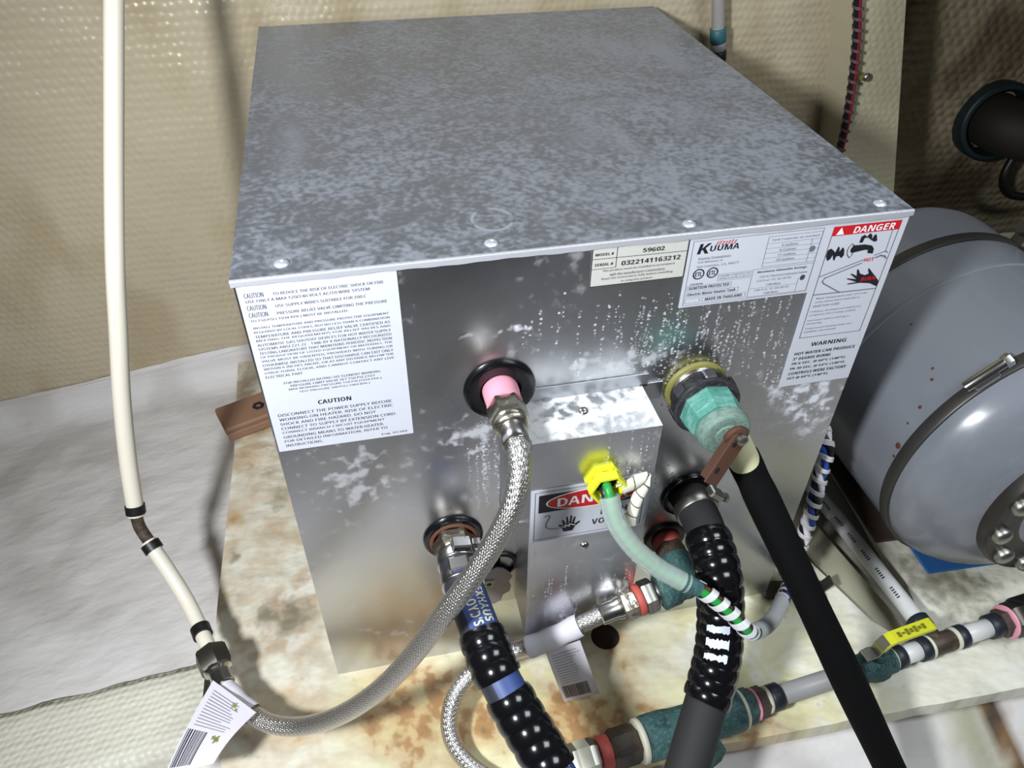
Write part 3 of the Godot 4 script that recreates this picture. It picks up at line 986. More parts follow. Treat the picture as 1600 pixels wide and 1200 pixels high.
func labels(o: Node) -> void:
	var z := 0.0003
	var xf := mm(0, 0, z + 0.0006)
	var xf2 := mm(0, 0, z + 0.0008)
	# caution notice, upper left
	var l := label_part("caution_label", o, 0.0012, 0.2875, 0.0902, 0.4175, z, M.label)
	l.set_meta("label", "white caution notice at the upper left of the front")
	var mb := MB.new()
	for q in [[409.2, "TO REDUCE THE RISK OF ELECTRIC SHOCK OR FIRE", 20.0, 82.0], [400.9, "USE SUPPLY WIRES SUITABLE FOR 200 C", 20.0, 71.3], [395.9, "PRESSURE RELIEF VALVE LIMITING THE PRESSURE", 20.0, 82.8]]:
		write(mb, "CAUTION", xf, 4.4, q[0], 10.5, 3.2)
		write(mb, q[1], xf, q[2], q[0] + 0.3, q[3] - q[2], 1.9)
	write(mb, "USE ONLY A MAX 120/240 VOLT AC/10 WIRE SYSTEM", xf, 4.6, 405.9, 69.0, 1.9)
	write(mb, "TO 150 PSI ( 1034 KPA ) MUST BE INSTALLED.", xf, 4.4, 392.4, 55.4, 1.9)
	var P := ["INSTALL TEMPERATURE AND PRESSURE PROTECTIVE EQUIPMENT", "REQUIRED BY LOCAL CODES, BUT NO LESS THAN A COMBINATION", "TEMPERATURE AND PRESSURE RELIEF VALVE CERTIFIED AS", "MEETING THE REQUIREMENTS FOR RELIEF VALVES AND", "AUTOMATIC GAS SHUTOFF DEVICES FOR HOT WATER SUPPLY", "SYSTEMS ANSI Z21.22 - 1986 BY A NATIONALLY RECOGNIZED", "TESTING LABORATORY THAT MAINTAINS PERIODIC INSPECTION", "OF PRODUCTION OF LISTED EQUIPMENT OR MATERIALS. THE", "VALVE MUST BE ORIENTED, PROVIDED WITH TUBING OR", "OTHERWISE INSTALLED SO THAT DISCHARGE CAN EXIT ONLY", "WITHIN 6 INCHES ABOVE, OR AT ANY DISTANCE BELOW THE", "STRUCTURAL FLOOR, AND CANNOT CONTACT ANY LIVE"]
	para(mb, xf, P, 4.8, 83.0, 387.3, 353.6, 1.9)
	write(mb, "ELECTRICAL PART", xf, 4.8, 350.5, 22.0, 1.9)
	write(mb, "FOR INSTALLED RATING SEE ELEMENT MARKING", xf, 14.5, 344.4, 59.0, 1.7)
	write(mb, "PRESSURE LIMIT VALVE SET 150 PSI 210 F", xf, 18.0, 341.6, 52.0, 1.7)
	write(mb, "MAX WORKING PRESSURE 150 PSI [1034 KPA ]", xf, 16.5, 338.8, 57.0, 1.7)
	write(mb, "TEST PRESSURE 300 PSI ( 2069 KPA )", xf, 22.5, 336.0, 43.5, 1.7)
	put("lettering", mb, M.ink_soft, l)
	mb = MB.new()
	write(mb, "CAUTION", xf, 32.2, 324.6, 20.8, 3.4, true)
	var Q := [["DISCONNECT THE POWER SUPPLY BEFORE", 72.0], ["WORKING ON HEATER. RISK OF ELECTRIC", 72.5], ["SHOCK AND FIRE HAZARD. DO NOT", 61.0], ["CONNECT TO SUPPLY BY EXTENSION CORD.", 74.0], ["CONNECT BRANCH CIRCUIT EQUIPMENT", 66.0], ["GROUNDING MEANS TO WATER HEATER.", 65.0], ["FOR DETAILED INFORMATION, REFER TO", 67.0], ["INSTRUCTIONS.", 24.0]]
	for i in 8: write(mb, Q[i][0], xf, 6.2, 318.3 - i * 3.87, Q[i][1], 2.3)
	write(mb, "Eng. 01388", xf, 69.0, 289.6, 17.0, 2.0)
	put("lettering", mb, M.ink, l)
	# model and serial sticker
	l = label_part("serial_label", o, 0.2071, 0.3902, 0.2689, 0.4179, z, M.label_old)
	mb = MB.new()
	frame_rect(mb, xf, 207.2, 390.4, 268.7, 417.6, 0.5)
	line(mb, xf, V(207.2, 410.0), V(268.7, 409.2), 0.35); line(mb, xf, V(207.2, 402.9), V(222.6, 402.9), 0.3); line(mb, xf, V(222.8, 402.9), V(222.8, 417.4), 0.35)
	write(mb, "59602", xf, 239.3, 411.3, 14.0, 3.0, true)
	write(mb, "0322141163212", xf, 226.3, 403.6, 38.4, 3.3, true)
	write(mb, "MODEL #", xf, 209.2, 412.0, 11.6, 1.9, true); write(mb, "SERIAL #", xf, 209.2, 404.9, 11.8, 1.9, true)
	put("lettering", mb, M.ink, l)
	mb = MB.new()
	write(mb, "This product must be installed in accordance", xf, 214.5, 400.0, 47.0, 2.0)
	write(mb, "with the manufacturer's instructions.", xf, 219.6, 397.0, 36.2, 2.0)
	write(mb, "Read the instructions fully before installing", xf, 214.5, 394.2, 46.5, 2.0)
	write(mb, "or using this product", xf, 227.2, 391.4, 20.7, 1.9)
	put("lettering", mb, M.ink_soft, l)
	# maker's rating plate
	l = label_part("rating_label", o, 0.2697, 0.3657, 0.3621, 0.4172, z, M.label)
	mb = MB.new()
	frame_rect(mb, xf, 272.0, 367.4, 360.0, 415.0, 0.3)
	frame_rect(mb, xf, 322.6, 390.8, 359.8, 412.8, 0.25)
	for y in [407.8, 404.2, 400.7, 397.0, 393.6]: line(mb, xf, V(322.6, y), V(359.8, y), 0.18)
	line(mb, xf, V(353.8, 390.8), V(353.8, 408.0), 0.25); frame_rect(mb, xf, 317.2, 368.2, 359.8, 389.4, 0.25)
	line(mb, xf, V(351.8, 368.2), V(351.8, 378.6), 0.25); line(mb, xf, V(317.2, 374.6), V(351.8, 374.6), 0.18)
	frame_rect(mb, xf, 293.3, 383.9, 315.8, 388.9, 0.2); frame_rect(mb, xf, 273.1, 378.5, 303.5, 382.2, 0.2); frame_rect(mb, xf, 273.3, 373.8, 309.3, 377.3, 0.2)
	frame_rect(mb, xf, 285.2, 368.9, 315.4, 372.4, 0.2); frame_rect(mb, xf, 273.1, 368.9, 283.4, 372.4, 0.2)
	for q in [["Kuuma Innovations", 277.2, 401.2, 21.6], ["134 Whitney St", 276.9, 398.3, 17.0], ["San Leandro, CA, 94577", 277.0, 395.3, 28.4]]: write(mb, q[0], xf, q[1], q[2], q[3], 2.0)
	for q in [["Tank Capacity: as marked", 324.8, 409.0, 33.0], ["6 Gallons", 333.0, 404.8, 11.2], ["8 Gallons", 332.4, 401.2, 11.4], ["11 Gallons", 331.9, 397.6, 12.6], ["20 Gallons", 331.5, 394.0, 12.9]]: write(mb, q[0], xf, q[1], q[2], q[3], 2.0)
	for q in [["120 AC Electrical indicated below", 323.0, 382.3, 34.0], ["120 V-ac 1P, 60-50 Hz", 321.4, 379.2, 25.0], ["1500 Watts", 329.1, 375.6, 10.5], ["240 V-ac 1P, 60-50 Hz", 321.4, 372.0, 25.0], ["1500 Watts", 328.6, 369.0, 10.8]]: write(mb, q[0], xf, q[1], q[2], q[3], 1.7)
	oval(mb, xf, V(355.6, 400.4), 2.0, 2.4)
	write(mb, "CONFORMS TO ANSI STD UL 174", xf, 294.0, 386.8, 20.8, 1.3); write(mb, "CERTIFIED TO CSA STD C22.2 NO.110", xf, 294.0, 384.7, 20.8, 1.3)
	put("lettering", mb, M.ink_pale, l)
	mb = MB.new()
	write(mb, "Maximum Allowable Ratings", xf, 320.6, 385.8, 35.0, 2.1, true)
	write(mb, "3044096", xf, 274.4, 382.6, 9.0, 1.5)
	write(mb, "IGNITION PROTECTED", xf, 274.2, 379.3, 28.0, 2.2, true); write(mb, "Electric Water Heater Tank", xf, 274.3, 374.6, 33.5, 2.2, true)
	write(mb, "MADE IN THAILAND", xf, 287.2, 369.6, 26.0, 2.1, true)
	oval(mb, xf, V(354.6, 378.9), 1.8, 2.1)
	put("lettering", mb, M.ink_soft, l)
	mb = MB.new()
	write(mb, "K", xf, 275.4, 405.6, 7.6, 7.2, true, false, 0.18)
	write(mb, "UUMA", xf, 283.6, 406.8, 19.6, 4.0, true, false, 0.08)
	for cx in [279.2, 288.6]:
		for k in 36:
			var a := TAU * k / 36.0
			line(mb, xf, V(cx + 3.5 * cos(a), 390.8 + 3.5 * sin(a)), V(cx + 3.5 * cos(a + 0.18), 390.8 + 3.5 * sin(a + 0.18)), 0.75)
		write(mb, "ETL", xf, cx - 2.3, 389.1, 4.6, 3.3, true)
	put("lettering", mb, M.ink, l)
	mb = MB.new()
	for r in 2:
		for k in 7:
			var x := 286.8 + k * 2.0 + r * 0.6
			var y := 411.2 + r * 1.4 + 0.35 * sin(k * 1.6)
			poly(mb, xf, [V(x, y - 0.5), V(x + 1.2, y), V(x + 1.6, y + 1.0), V(x + 0.5, y + 0.6)])
	put("red_wave_mark", mb, M.red, l)
	# scald warning, upper right
	l = label_part("warning_label", o, 0.3622, 0.2813, 0.4197, 0.4172, z, M.label)
	l.set_meta("label", "tall white hot water warning with red banner at the upper right of the front")
	mb = MB.new()
	rect(mb, xf, 366.8, 408.1, 415.2, 414.9)
	write(mb, "HOT", xf, 397.0, 385.6, 7.4, 2.8, true)
	put("red_banner", mb, M.red, l)
	mb = MB.new()
	write(mb, "DANGER", xf2, 381.6, 408.9, 29.6, 4.6, true, false, 0.12)
	poly(mb, xf2, [V(369.6, 408.8), V(375.2, 408.8), V(372.3, 414.1)])
	put("white_lettering", mb, M.white_ink, l)
	mb = MB.new()
	strokes(mb, xf, [V(366.9, 408.0), V(366.9, 326.6), V(414.2, 326.4), V(414.9, 408.0)], 0.35)
	poly(mb, xf, [V(384.1, 396.8), V(385.3, 399.4), V(393.4, 399.3), V(399.2, 397.8), V(401.5, 395.1), V(401.9, 391.4), V(397.6, 392.3), V(397.3, 394.7), V(394.9, 395.0), V(387.6, 394.0), V(386.0, 393.6), V(384.5, 394.7)])
	strokes(mb, xf, [V(384.0, 400.7), V(385.9, 399.3), V(386.5, 394.5), V(386.4, 392.0), V(385.1, 390.1), V(382.9, 392.5), V(381.9, 396.0), V(382.3, 398.6), V(384.0, 400.7)], 0.45)
	poly(mb, xf, [V(388.8, 401.1), V(389.0, 405.4), V(390.9, 406.7), V(393.2, 405.0), V(394.7, 407.4), V(396.7, 405.8), V(397.4, 402.7), V(398.6, 406.1), V(399.9, 405.7), V(401.8, 401.1), V(400.0, 400.4), V(397.0, 402.2), V(394.0, 404.3), V(391.8, 404.0), V(391.2, 400.8)])
	poly(mb, xf, [V(367.4, 393.1), V(367.4, 397.9), V(369.4, 398.9), V(371.5, 397.4), V(373.3, 395.4), V(374.4, 400.0), V(375.7, 398.7), V(376.1, 395.7), V(377.9, 399.0), V(379.4, 397.1), V(380.5, 392.8), V(379.2, 390.5), V(377.1, 392.6), V(374.9, 392.2), V(374.6, 389.2), V(373.5, 390.0), V(372.1, 393.8), V(371.2, 390.8), V(369.3, 389.6)])
	poly(mb, xf, [V(414.3, 368.6), V(414.3, 364.1), V(407.8, 367.5), V(400.1, 368.8), V(390.6, 368.5), V(390.9, 369.4), V(397.2, 369.8), V(388.8, 373.2), V(388.9, 373.8), V(396.3, 372.2), V(390.6, 376.7), V(391.0, 377.3), V(395.7, 374.8), V(394.3, 380.0), V(395.5, 379.9), V(397.6, 376.5), V(401.8, 374.7), V(404.4, 375.6), V(402.5, 379.7), V(403.3, 379.9), V(406.5, 376.6)])
	line(mb, xf, V(411.1, 392.2), V(410.6, 408.0), 0.3)
	write(mb, "WARNING", xf, 378.0, 317.8, 27.8, 3.4, true)
	var W := [["HOT WATER CAN PRODUCE", 48.0], ["3\u00b0 DEGREE BURNS", 30.0], ["IN 6 SEC. @ 60\u00b0C (140\u00b0F)", 43.0], ["IN 30 SEC. @ 54\u00b0C (130\u00b0F)", 44.0], ["CONTROLS WERE FACTORY", 47.0], ["SET @ 60\u00b0C (140\u00b0F)", 33.0]]
	for i in 6: write(mb, W[i][0], xf, 367.0, 310.8 - i * 4.65, W[i][1], 2.6, true)
	put("lettering", mb, M.ink, l)
	mb = MB.new()
	write(mb, "BURN", xf2, 400.0, 370.2, 10.6, 3.0, true)
	put("red_lettering", mb, M.red, l)
	mb = MB.new()
	strokes(mb, xf, [V(367.6, 377.7), V(396.0, 387.2)], 0.7); strokes(mb, xf, [V(404, 390), V(411.1, 392.2), V(413.0, 391.0)], 0.7)
	strokes(mb, xf, [V(396.0, 384.8), V(371.7, 376.0), V(370.6, 373.6), V(372.0, 371.8), V(386.4, 362.9)], 0.8)
	strokes(mb, xf, [V(405.5, 388.0), V(408.7, 389.1), V(411.5, 388.4), V(413.4, 386.7)], 1.1)
	line(mb, xf, V(367.2, 363.2), V(413.8, 362.5), 0.8)
	for q in [["Water temperature over 125 F can", 370.0, 359.6, 38.6], ["cause severe burns instantly or", 370.0, 356.6, 34.0], ["death from scalds", 369.6, 353.6, 20.0]]: write(mb, q[0], xf, q[1], q[2] - 1.0, q[3], 2.0)
	put("pale_drawing", mb, M.ink_pale, l)
	mb = MB.new()
	for q in [["Children, disabled and elderly are", 347.6, 39.0], ["at highest risk of being scalded.", 344.7, 36.0], ["Feel water before bathing or", 340.2, 32.5], ["showering.", 337.4, 12.0], ["Temperature limiting valves are", 333.2, 36.0], ["available, see manual.", 330.4, 25.0]]: write(mb, q[0], xf, 368.8, q[1] + 0.2, q[2], 1.8)
	put("small_print", mb, M.ink_pale, l)
	# danger sign on the element cover
	z = 0.0423
	xf = mm(0, 0, z + 0.0006)
	xf2 = mm(0, 0, z + 0.0008)
	var xf3 := mm(0, 0, z + 0.0010)
	l = label_part("danger_label", o, 0.1635, 0.2005, 0.2500, 0.2572, z, M.label)
	l.set_meta("label", "white high voltage sign with red oval on the element cover")
	mb = MB.new()
	rect(mb, xf, 169.2, 233.0, 246.9, 251.5)
	frame_rect(mb, xf, 166.6, 203.4, 247.6, 254.6, 0.35)
	write(mb, "HIGH", xf, 215.8, 221.0, 20.0, 6.2, true); write(mb, "VOLTAGE", xf, 209.8, 211.0, 32.0, 6.0, true)
	poly(mb, xf, HAND, V(183.5, 208.0), 17.5)
	strokes(mb, xf, [V(173.7, 228.4), V(176.6, 229.2), V(178.1, 228.0), V(177.0, 224.5), V(175.4, 220.6), V(175.4, 216.5), V(178.0, 213.8), V(184.5, 212.6)], 0.5)
	put("black_print", mb, M.ink, l)
	mb = MB.new()
	oval(mb, xf2, V(208.5, 242.2), 34.2, 9.9)
	strokes(mb, xf2, [V(187, 214.5), V(190, 213.0), V(189.5, 216), V(193, 213.5), V(192.6, 216.5), V(197, 214.0)], 0.7)
	put("white_print", mb, M.white_ink, l)
	mb = MB.new()
	oval(mb, xf3, V(208.5, 242.2), 33.0, 8.8)
	put("red_oval", mb, M.red, l)
	mb = MB.new()
	write(mb, "DANGER", mm(0, 0, z + 0.0012), 182.6, 237.8, 52.0, 8.6, true)
	put("white_lettering", mb, M.white_ink, l)

# ------------------------------------------------------------------ tank
func build_tank() -> void:
	var o := thing("pressure_tank", "grey painted horizontal pressure tank with dark strap bands at the right", "tank")
	var c := Vector3(0.64, 0.152, 0)
	var R := 0.133
	var prof := []
	for k in 13: prof.append(Vector2(R * sin(k / 12.0 * PI / 2), -0.215 - 0.07 * cos(k / 12.0 * PI / 2)))
	prof.append(Vector2(R, -0.1155))
	prof.append(Vector2(R + 0.0012, -0.1145)); prof.append(Vector2(R + 0.0012, -0.1115)); prof.append(Vector2(R, -0.1105))
	prof.append(Vector2(R, -0.003))
	for k in range(0, 15): prof.append(Vector2(R * cos(k / 14.0 * PI / 2), 0.070 * sin(k / 14.0 * PI / 2)))
	var mb := MB.new()
	lathe(mb, prof, ax(c, FWD, Vector3(0, 1, 0.1)), 96)
	put("shell", mb, M.tank, o)
	# straps with their screws
	for q in [[-0.0065, 0.0115, Vector3(0.5483, 0.2591, 0), 0.0], [-0.168, 0.012, Vector3(0.7010, 0.2789, 0), 1.0]]:
		mb = MB.new()
		var xf := ax(c + FWD * (q[0] as float), FWD)
		lathe(mb, [Vector2(R - 0.002, 0), Vector2(R + 0.0022, 0), Vector2(R + 0.0028, 0.001), Vector2(R + 0.0028, q[1] - 0.001), Vector2(R + 0.0022, q[1]), Vector2(R - 0.002, q[1])], xf, 96)
		var s := put("strap", mb, M.strap, o)
		var d: Vector3 = (q[2] - c)
		d.z = 0
		d = d.normalized()
		var tng := FWD.cross(d)
		var b := Basis(tng, d, -FWD)
		var at: Vector3 = c + d * (R + 0.006) + FWD * (q[0] + q[1] * 0.5)
		mb = MB.new()
		if q[3] == 0.0:
			box(mb, Vector3(0.022, 0.007, 0.0135), Transform3D(b, at), 0.002)
			lathe(mb, [Vector2(0, -0.02), Vector2(0.0042, -0.02), Vector2(0.0046, -0.018), Vector2(0.0046, 0.014), Vector2(0.0042, 0.016), Vector2(0, 0.016)], ax(at + d * 0.003, tng), 24)
			lathe(mb, [Vector2(0, 0), Vector2(0.0055, 0), Vector2(0.0058, 0.001), Vector2(0.0058, 0.006), Vector2(0, 0.007)], ax(at + d * 0.003 - tng * 0.024, tng), 6)
		else:
			box(mb, Vector3(0.012, 0.026, 0.018), Transform3D(b, at + d * 0.008 - tng * 0.008), 0.002)
			hexnut(mb, ax(at + d * 0.012 - tng * 0.006, tng), 0.008, 0.014)
		put("strap_screw", mb, M.steel if q[3] == 0.0 else M.dark_metal, s)
	# end flange
	mb = MB.new()
	lathe(mb, [Vector2(0.082, 0.046), Vector2(0.083, 0.050), Vector2(0.083, 0.062), Vector2(0.081, 0.0655), Vector2(0.074, 0.0665), Vector2(0.062, 0.0665), Vector2(0.060, 0.0645), Vector2(0.030, 0.0645), Vector2(0.0, 0.0655)], ax(c, FWD), 72)
	var fl := put("end_flange", mb, M.flange, o)
	for k in 12:
		var a := deg_to_rad(193.5 - k * 30.0)
		mb = MB.new()
		lathe(mb, [Vector2(0.0085, 0), Vector2(0.0085, 0.004), Vector2(0.0068, 0.0065), Vector2(0.003, 0.0078), Vector2(0, 0.008)], ax(c + Vector3(cos(a), sin(a), 0) * 0.0705 + FWD * 0.066, FWD), 20)
		put("flange_bolt", mb, M.steel_dull, fl)
	# steel foot under the tank
	mb = MB.new()
	box(mb, Vector3(0.05, 0.004, 0.18), Transform3D(Basis(Vector3.UP, -0.06), Vector3(0.592, 0.003, -0.12)), 0.001)
	box(mb, Vector3(0.006, 0.028, 0.17), Transform3D(Basis(Vector3.UP, -0.06), Vector3(0.600, 0.015, -0.12)), 0.001)
	put("steel_foot", mb, M.bronze, o)
	for q in [[0.525, 0.2], [0.56, 0.20], [0.585, 0.135], [0.577, 0.195]]:
		var d := Vector3(q[0] - c.x, q[1] - c.y, 0)
	# rust specks on the paint
	var rng := RandomNumberGenerator.new()
	rng.seed = 77
	mb = MB.new()
	for q in [[2.49, -0.032, 0.0016], [2.66, -0.020, 0.0018], [2.95, -0.012, 0.003], [2.44, -0.04, 0.0014], [2.79, -0.018, 0.0012], [3.03, -0.010, 0.0015], [2.34, -0.09, 0.001]]:
		var d := Vector3(cos(q[0]), sin(q[0]), 0)
		lathe(mb, [Vector2(q[2], 0.0001), Vector2(q[2] * 0.6, 0.0004), Vector2(0, 0.0005)], ax(c + d * R + FWD * (q[1] as float), d), 10)
	put("rust_specks", mb, M.rust, o).set_meta("kind", "stuff")
	# blue mat strip
	mb = MB.new()
	box(mb, Vector3(0.15, 0.003, 0.20), Transform3D(Basis(Vector3.UP, -0.05), Vector3(0.672, 0.0018, -0.082)), 0.001)
	tag(put("blue_mat", mb, M.mat_blue), "thin blue rubber mat under the grey tank", "mat")

# ------------------------------------------------------------------ relief valve with its insulated drain
func build_relief_valve() -> void:
	var c := Vector3(0.2934, 0.2947, 0)
	var o := thing("relief_valve", "green corroded relief valve with a rusty lever on the metal box front", "valve")
	var mb := MB.new()
	ring(mb, ax(c + FWD * 0.0005, FWD), 0.0195, 0.0232, 0.004)
	put("olive_washer", mb, M.olive, o)
	mb = MB.new()
	ring(mb, ax(c + FWD * 0.002, FWD), 0.016, 0.0205, 0.006, 40, 0.0015)
	put("chrome_ring", mb, M.steel, o)
	mb = MB.new()
	ring(mb, ax(c + FWD * 0.007, FWD), 0.010, 0.0188, 0.004)
	put("brass_ring", mb, mat(rgb(196, 188, 92), 0.45), o)
	mb = MB.new()
	lathe(mb, [Vector2(0.012, 0.010), Vector2(0.021, 0.010), Vector2(0.0225, 0.012), Vector2(0.0228, 0.019), Vector2(0.0242, 0.0205), Vector2(0.0242, 0.0235), Vector2(0.023, 0.0245), Vector2(0.012, 0.0245)], ax(c, FWD), 40)
	var nut := put("collar_nut", mb, M.collar, o)
	for k in 6:
		var a := TAU * k / 6.0 + 0.5
		mb = MB.new()
		box(mb, Vector3(0.003, 0.009, 0.009), Transform3D(Basis(FWD, a), c + Vector3(cos(a), sin(a), 0) * 0.0232 + FWD * 0.0155), 0.001)
		put("nut_lug", mb, M.collar, nut)
	mb = MB.new()
	lathe(mb, [Vector2(0.015, 0.022), Vector2(0.0200, 0.0228), Vector2(0.0208, 0.025), Vector2(0.0204, 0.034), Vector2(0.0188, 0.043), Vector2(0.0, 0.043)], ax(c, FWD, Vector3(0.6, 1, 0)), 8)
	put("valve_body", mb, M.verdigris, o)
	mb = MB.new()
	lathe(mb, [Vector2(0.0172, 0.038), Vector2(0.0182, 0.040), Vector2(0.0182, 0.050), Vector2(0.0170, 0.0535), Vector2(0.0155, 0.0545), Vector2(0.0085, 0.0535), Vector2(0.0082, 0.055), Vector2(0, 0.055)], ax(c + Vector3(0.002, -0.001, -0.002), FWD), 44)
	put("cap_disc", mb, M.disc, o)
	# lever
	mb = MB.new()
	var a0 := Vector3(0.3035, 0.2935, 0.056)
	var a1 := Vector3(0.2835, 0.2655, 0.066)
	var y := (a1 - a0).normalized()
	var xx := y.cross(FWD).normalized()
	var b := Basis(xx, y, xx.cross(y))
	var mid := (a0 + a1) * 0.5
	box(mb, Vector3(0.0125, a0.distance_to(a1) + 0.004, 0.0016), Transform3D(b, mid), 0.0005)
	box(mb, Vector3(0.0014, a0.distance_to(a1), 0.007), Transform3D(b, mid - xx * 0.0058 + b.z * -0.003), 0.0004)
	box(mb, Vector3(0.0014, a0.distance_to(a1), 0.007), Transform3D(b, mid + xx * 0.0058 + b.z * -0.003), 0.0004)
	ring(mb, ax(c + Vector3(0.0075, -0.001, 0.052), FWD), 0.004, 0.0085, 0.004)
	var lv := put("lever", mb, M.rust, o)
	mb = MB.new()
	lathe(mb, [Vector2(0.0042, 0), Vector2(0.004, 0.003), Vector2(0.002, 0.0045), Vector2(0, 0.0048)], ax(a0 + FWD * 0.0008, FWD), 16)
	put("pivot_pin", mb, M.steel_dull, lv)
	mb = MB.new()
	for q in [[0.012, 0.0022, 1.0], [-0.009, 0.0026, 1.0]]:
		oval(mb, Transform3D(b.scaled(Vector3.ONE), mid + b.z * 0.00085), Vector2(0.002, q[0] * -1.0), 0.0018, q[1])
	put("lever_slot", mb, M.ink, lv)
	# cream outlet and its black foam sleeve
	var path := frames(spline([Vector3(0.3085, 0.2790, 0.030), Vector3(0.3196, 0.2583, 0.0300), Vector3(0.3308, 0.2378, 0.0345)]))
	mb = MB.new()
	sweep(mb, path, 0.0116, 28)
	put("outlet", mb, mat(rgb(214, 212, 170), 0.4), o)
	path = frames(spline([Vector3(0.3262, 0.2470, 0.0312), Vector3(0.3330, 0.2330, 0.0380), Vector3(0.3642, 0.1629, 0.1000), Vector3(0.4207, 0.0404, 0.1909), Vector3(0.4434, -0.0090, 0.2258), Vector3(0.455, -0.04, 0.25)]))
	mb = MB.new()
	var L := length_of(path)
	sweep(mb, path, func(s: float) -> float: return 0.0125 + 0.0005 * sin(s * 40.0) - 0.0006 * exp(-pow((s - 0.022) / 0.008, 2.0)) - (0.0015 if s < 0.001 else 0.0), 32)
	tag(put("insulated_drain_pipe", mb, M.foam), "black foam covered pipe slanting down from the relief valve to the lower right", "pipe")

func clamp_band(parent: Node, at: Vector3, dir: Vector3, r: float, wid: float, ang: float, m: Material) -> void:
	var mb := MB.new()
	var xf := ax(at, dir)
	lathe(mb, [Vector2(r - 0.001, 0), Vector2(r + 0.0008, 0), Vector2(r + 0.0012, 0.0006), Vector2(r + 0.0012, wid - 0.0006), Vector2(r + 0.0008, wid), Vector2(r - 0.001, wid)], xf, 40)
	for k in 9:   # thread slots of the band stand proud as small ribs
		var q := ang + 0.5 + k * 0.1
		var dd := xf.basis * Vector3(cos(q), 0, sin(q))
		box(mb, Vector3(0.0006, wid * 0.6, 0.0009), Transform3D(Basis(dd, xf.basis.y, dd.cross(xf.basis.y)), xf.origin + dd * (r + 0.0014) + xf.basis.y * wid * 0.5), 0.0002)
	var c := put("hose_clamp", mb, m, parent)
	mb = MB.new()
	var d := xf.basis * Vector3(cos(ang), 0, sin(ang))
	var t := d.cross(xf.basis.y)
	var p := xf.origin + d * (r + 0.0045) + xf.basis.y * wid * 0.5
	box(mb, Vector3(0.0065, wid * 1.05, 0.015), Transform3D(Basis(d, xf.basis.y, t), p), 0.0012)
	hexnut(mb, ax(p + t * 0.008, t), 0.0046, 0.0065)
	put("clamp_screw", mb, m, c)

func tape_bands(parent: Node, fr: Array[Transform3D], s0: float, pitch: float, count: int, r: float, skip: Array) -> void:
	for k in count:
		if k in skip: continue
		var seg := part_frames(fr, s0 + pitch * k - 0.0004, s0 + pitch * (k + 1) + 0.0004, 0.0008)
		var t: Array[Transform3D] = []
		for f in seg: t.append(Transform3D(Basis(f.basis.z, 0.10) * f.basis, f.origin))
		var mb := MB.new()
		var L := length_of(t)
		sweep(mb, t, func(s: float) -> float: return r + 0.0008 + 0.0013 * pow(sin(clampf(s / L, 0.0, 1.0) * PI * 0.94 + 0.09), 0.7) + 0.0006 * s / L, 36)
		put("tape_band", mb, M.rubber_gloss, parent)

func wrap_text(mb: MB, fr: Array[Transform3D], r: float, s: String, s0: float, ang: float, wid: float, h: float) -> void:
	write(mb, s, Transform3D.IDENTITY, 0, 0, wid, h, true, false, 0.0, func(x: float, y: float, nrm := false) -> Vector3:
		var f := at_s(fr, s0 + x)
		var a := ang + y / r
		var d := f.basis.x * cos(a) + f.basis.z * sin(a)
		return d if nrm else f.origin + d * r)

func bil(c: Array, u: float, w: float) -> Vector3:
	return (c[0] as Vector3).lerp(c[1], u).lerp((c[3] as Vector3).lerp(c[2], u), w)

# a paper tag: sleeve about the hose and a hanging flap with printing (flap corners: top left, top right, bottom right, bottom left)
func paper_tag(label: String, fr: Array[Transform3D], s0: float, s1: float, r: float, flap: Array, bars: Array, curl: float, group: String) -> void:
	var o := thing("hose_tag", label, "tag", group)
	var mb := MB.new()
	sweep(mb, part_frames(fr, s0, s1), func(s: float) -> float: return r + 0.0004 * sin(s * 300.0), 20, 1.0, 0.02, false)
	put("paper_sleeve", mb, M.paper, o)
	var nn: Vector3 = (flap[1] - flap[0]).cross(flap[3] - flap[0]).normalized()
	if nn.dot(Vector3(0, 0.8, 0.6)) < 0: nn = -nn
	var f := func(u: float, w: float, off := 0.0) -> Vector3: return bil(flap, u, w) + nn * (curl * sin(w * 2.4) * (0.6 + 0.4 * u) + off)
	mb = MB.new()
	mb.grid(14, 18, func(u: float, w: float) -> Vector3: return f.call(u, 1.0 - w))
	mb.grid(14, 18, func(u: float, w: float) -> Vector3: return f.call(u, w, -0.0004))
	put("paper_flap", mb, M.paper, o)
	mb = MB.new()
	var rng := RandomNumberGenerator.new()
	rng.seed = label.length()
	var q := func(u0: float, u1: float, w0: float, w1: float, m2: MB) -> void:
		m2.grid(1, 6, func(u: float, w: float) -> Vector3: return f.call(lerpf(u0, u1, u), lerpf(w1, w0, w), 0.0004))
	var u: float = bars[0]
	while u < bars[1]:
		var wd := rng.randf_range(0.012, 0.035)
		q.call(u, minf(u + wd, bars[1]), bars[2], bars[3], mb)
		u += wd + rng.randf_range(0.012, 0.03)
	put("barcode", mb, M.ink_soft, o)
	mb = MB.new()
	for k in 12:
		var w := lerpf(0.08, bars[2] - 0.06, k / 11.0)
		q.call(0.12, rng.randf_range(0.6, 0.92), w, w + 0.008, mb)
	put("print_lines", mb, M.ink_pale, o)
	if curl > 0.005:   # mildew on the larger tag
		mb = MB.new()
		for p in [[0.62, 0.10, 0.055], [0.70, 0.14, 0.03], [0.74, 0.62, 0.07], [0.66, 0.60, 0.04]]:
			var k0: float = p[0]
			var k1: float = p[1]
			var kr: float = p[2]
			mb.grid(12, 1, func(u: float, w: float) -> Vector3:
				var rr := (1.0 - w) * kr * (0.8 + 0.3 * sin(u * 25.0))
				return f.call(k0 + cos(u * TAU) * rr, k1 + sin(u * TAU) * rr, 0.0005))
		put("mildew_spots", mb, M.olive, o).set_meta("kind", "stuff")

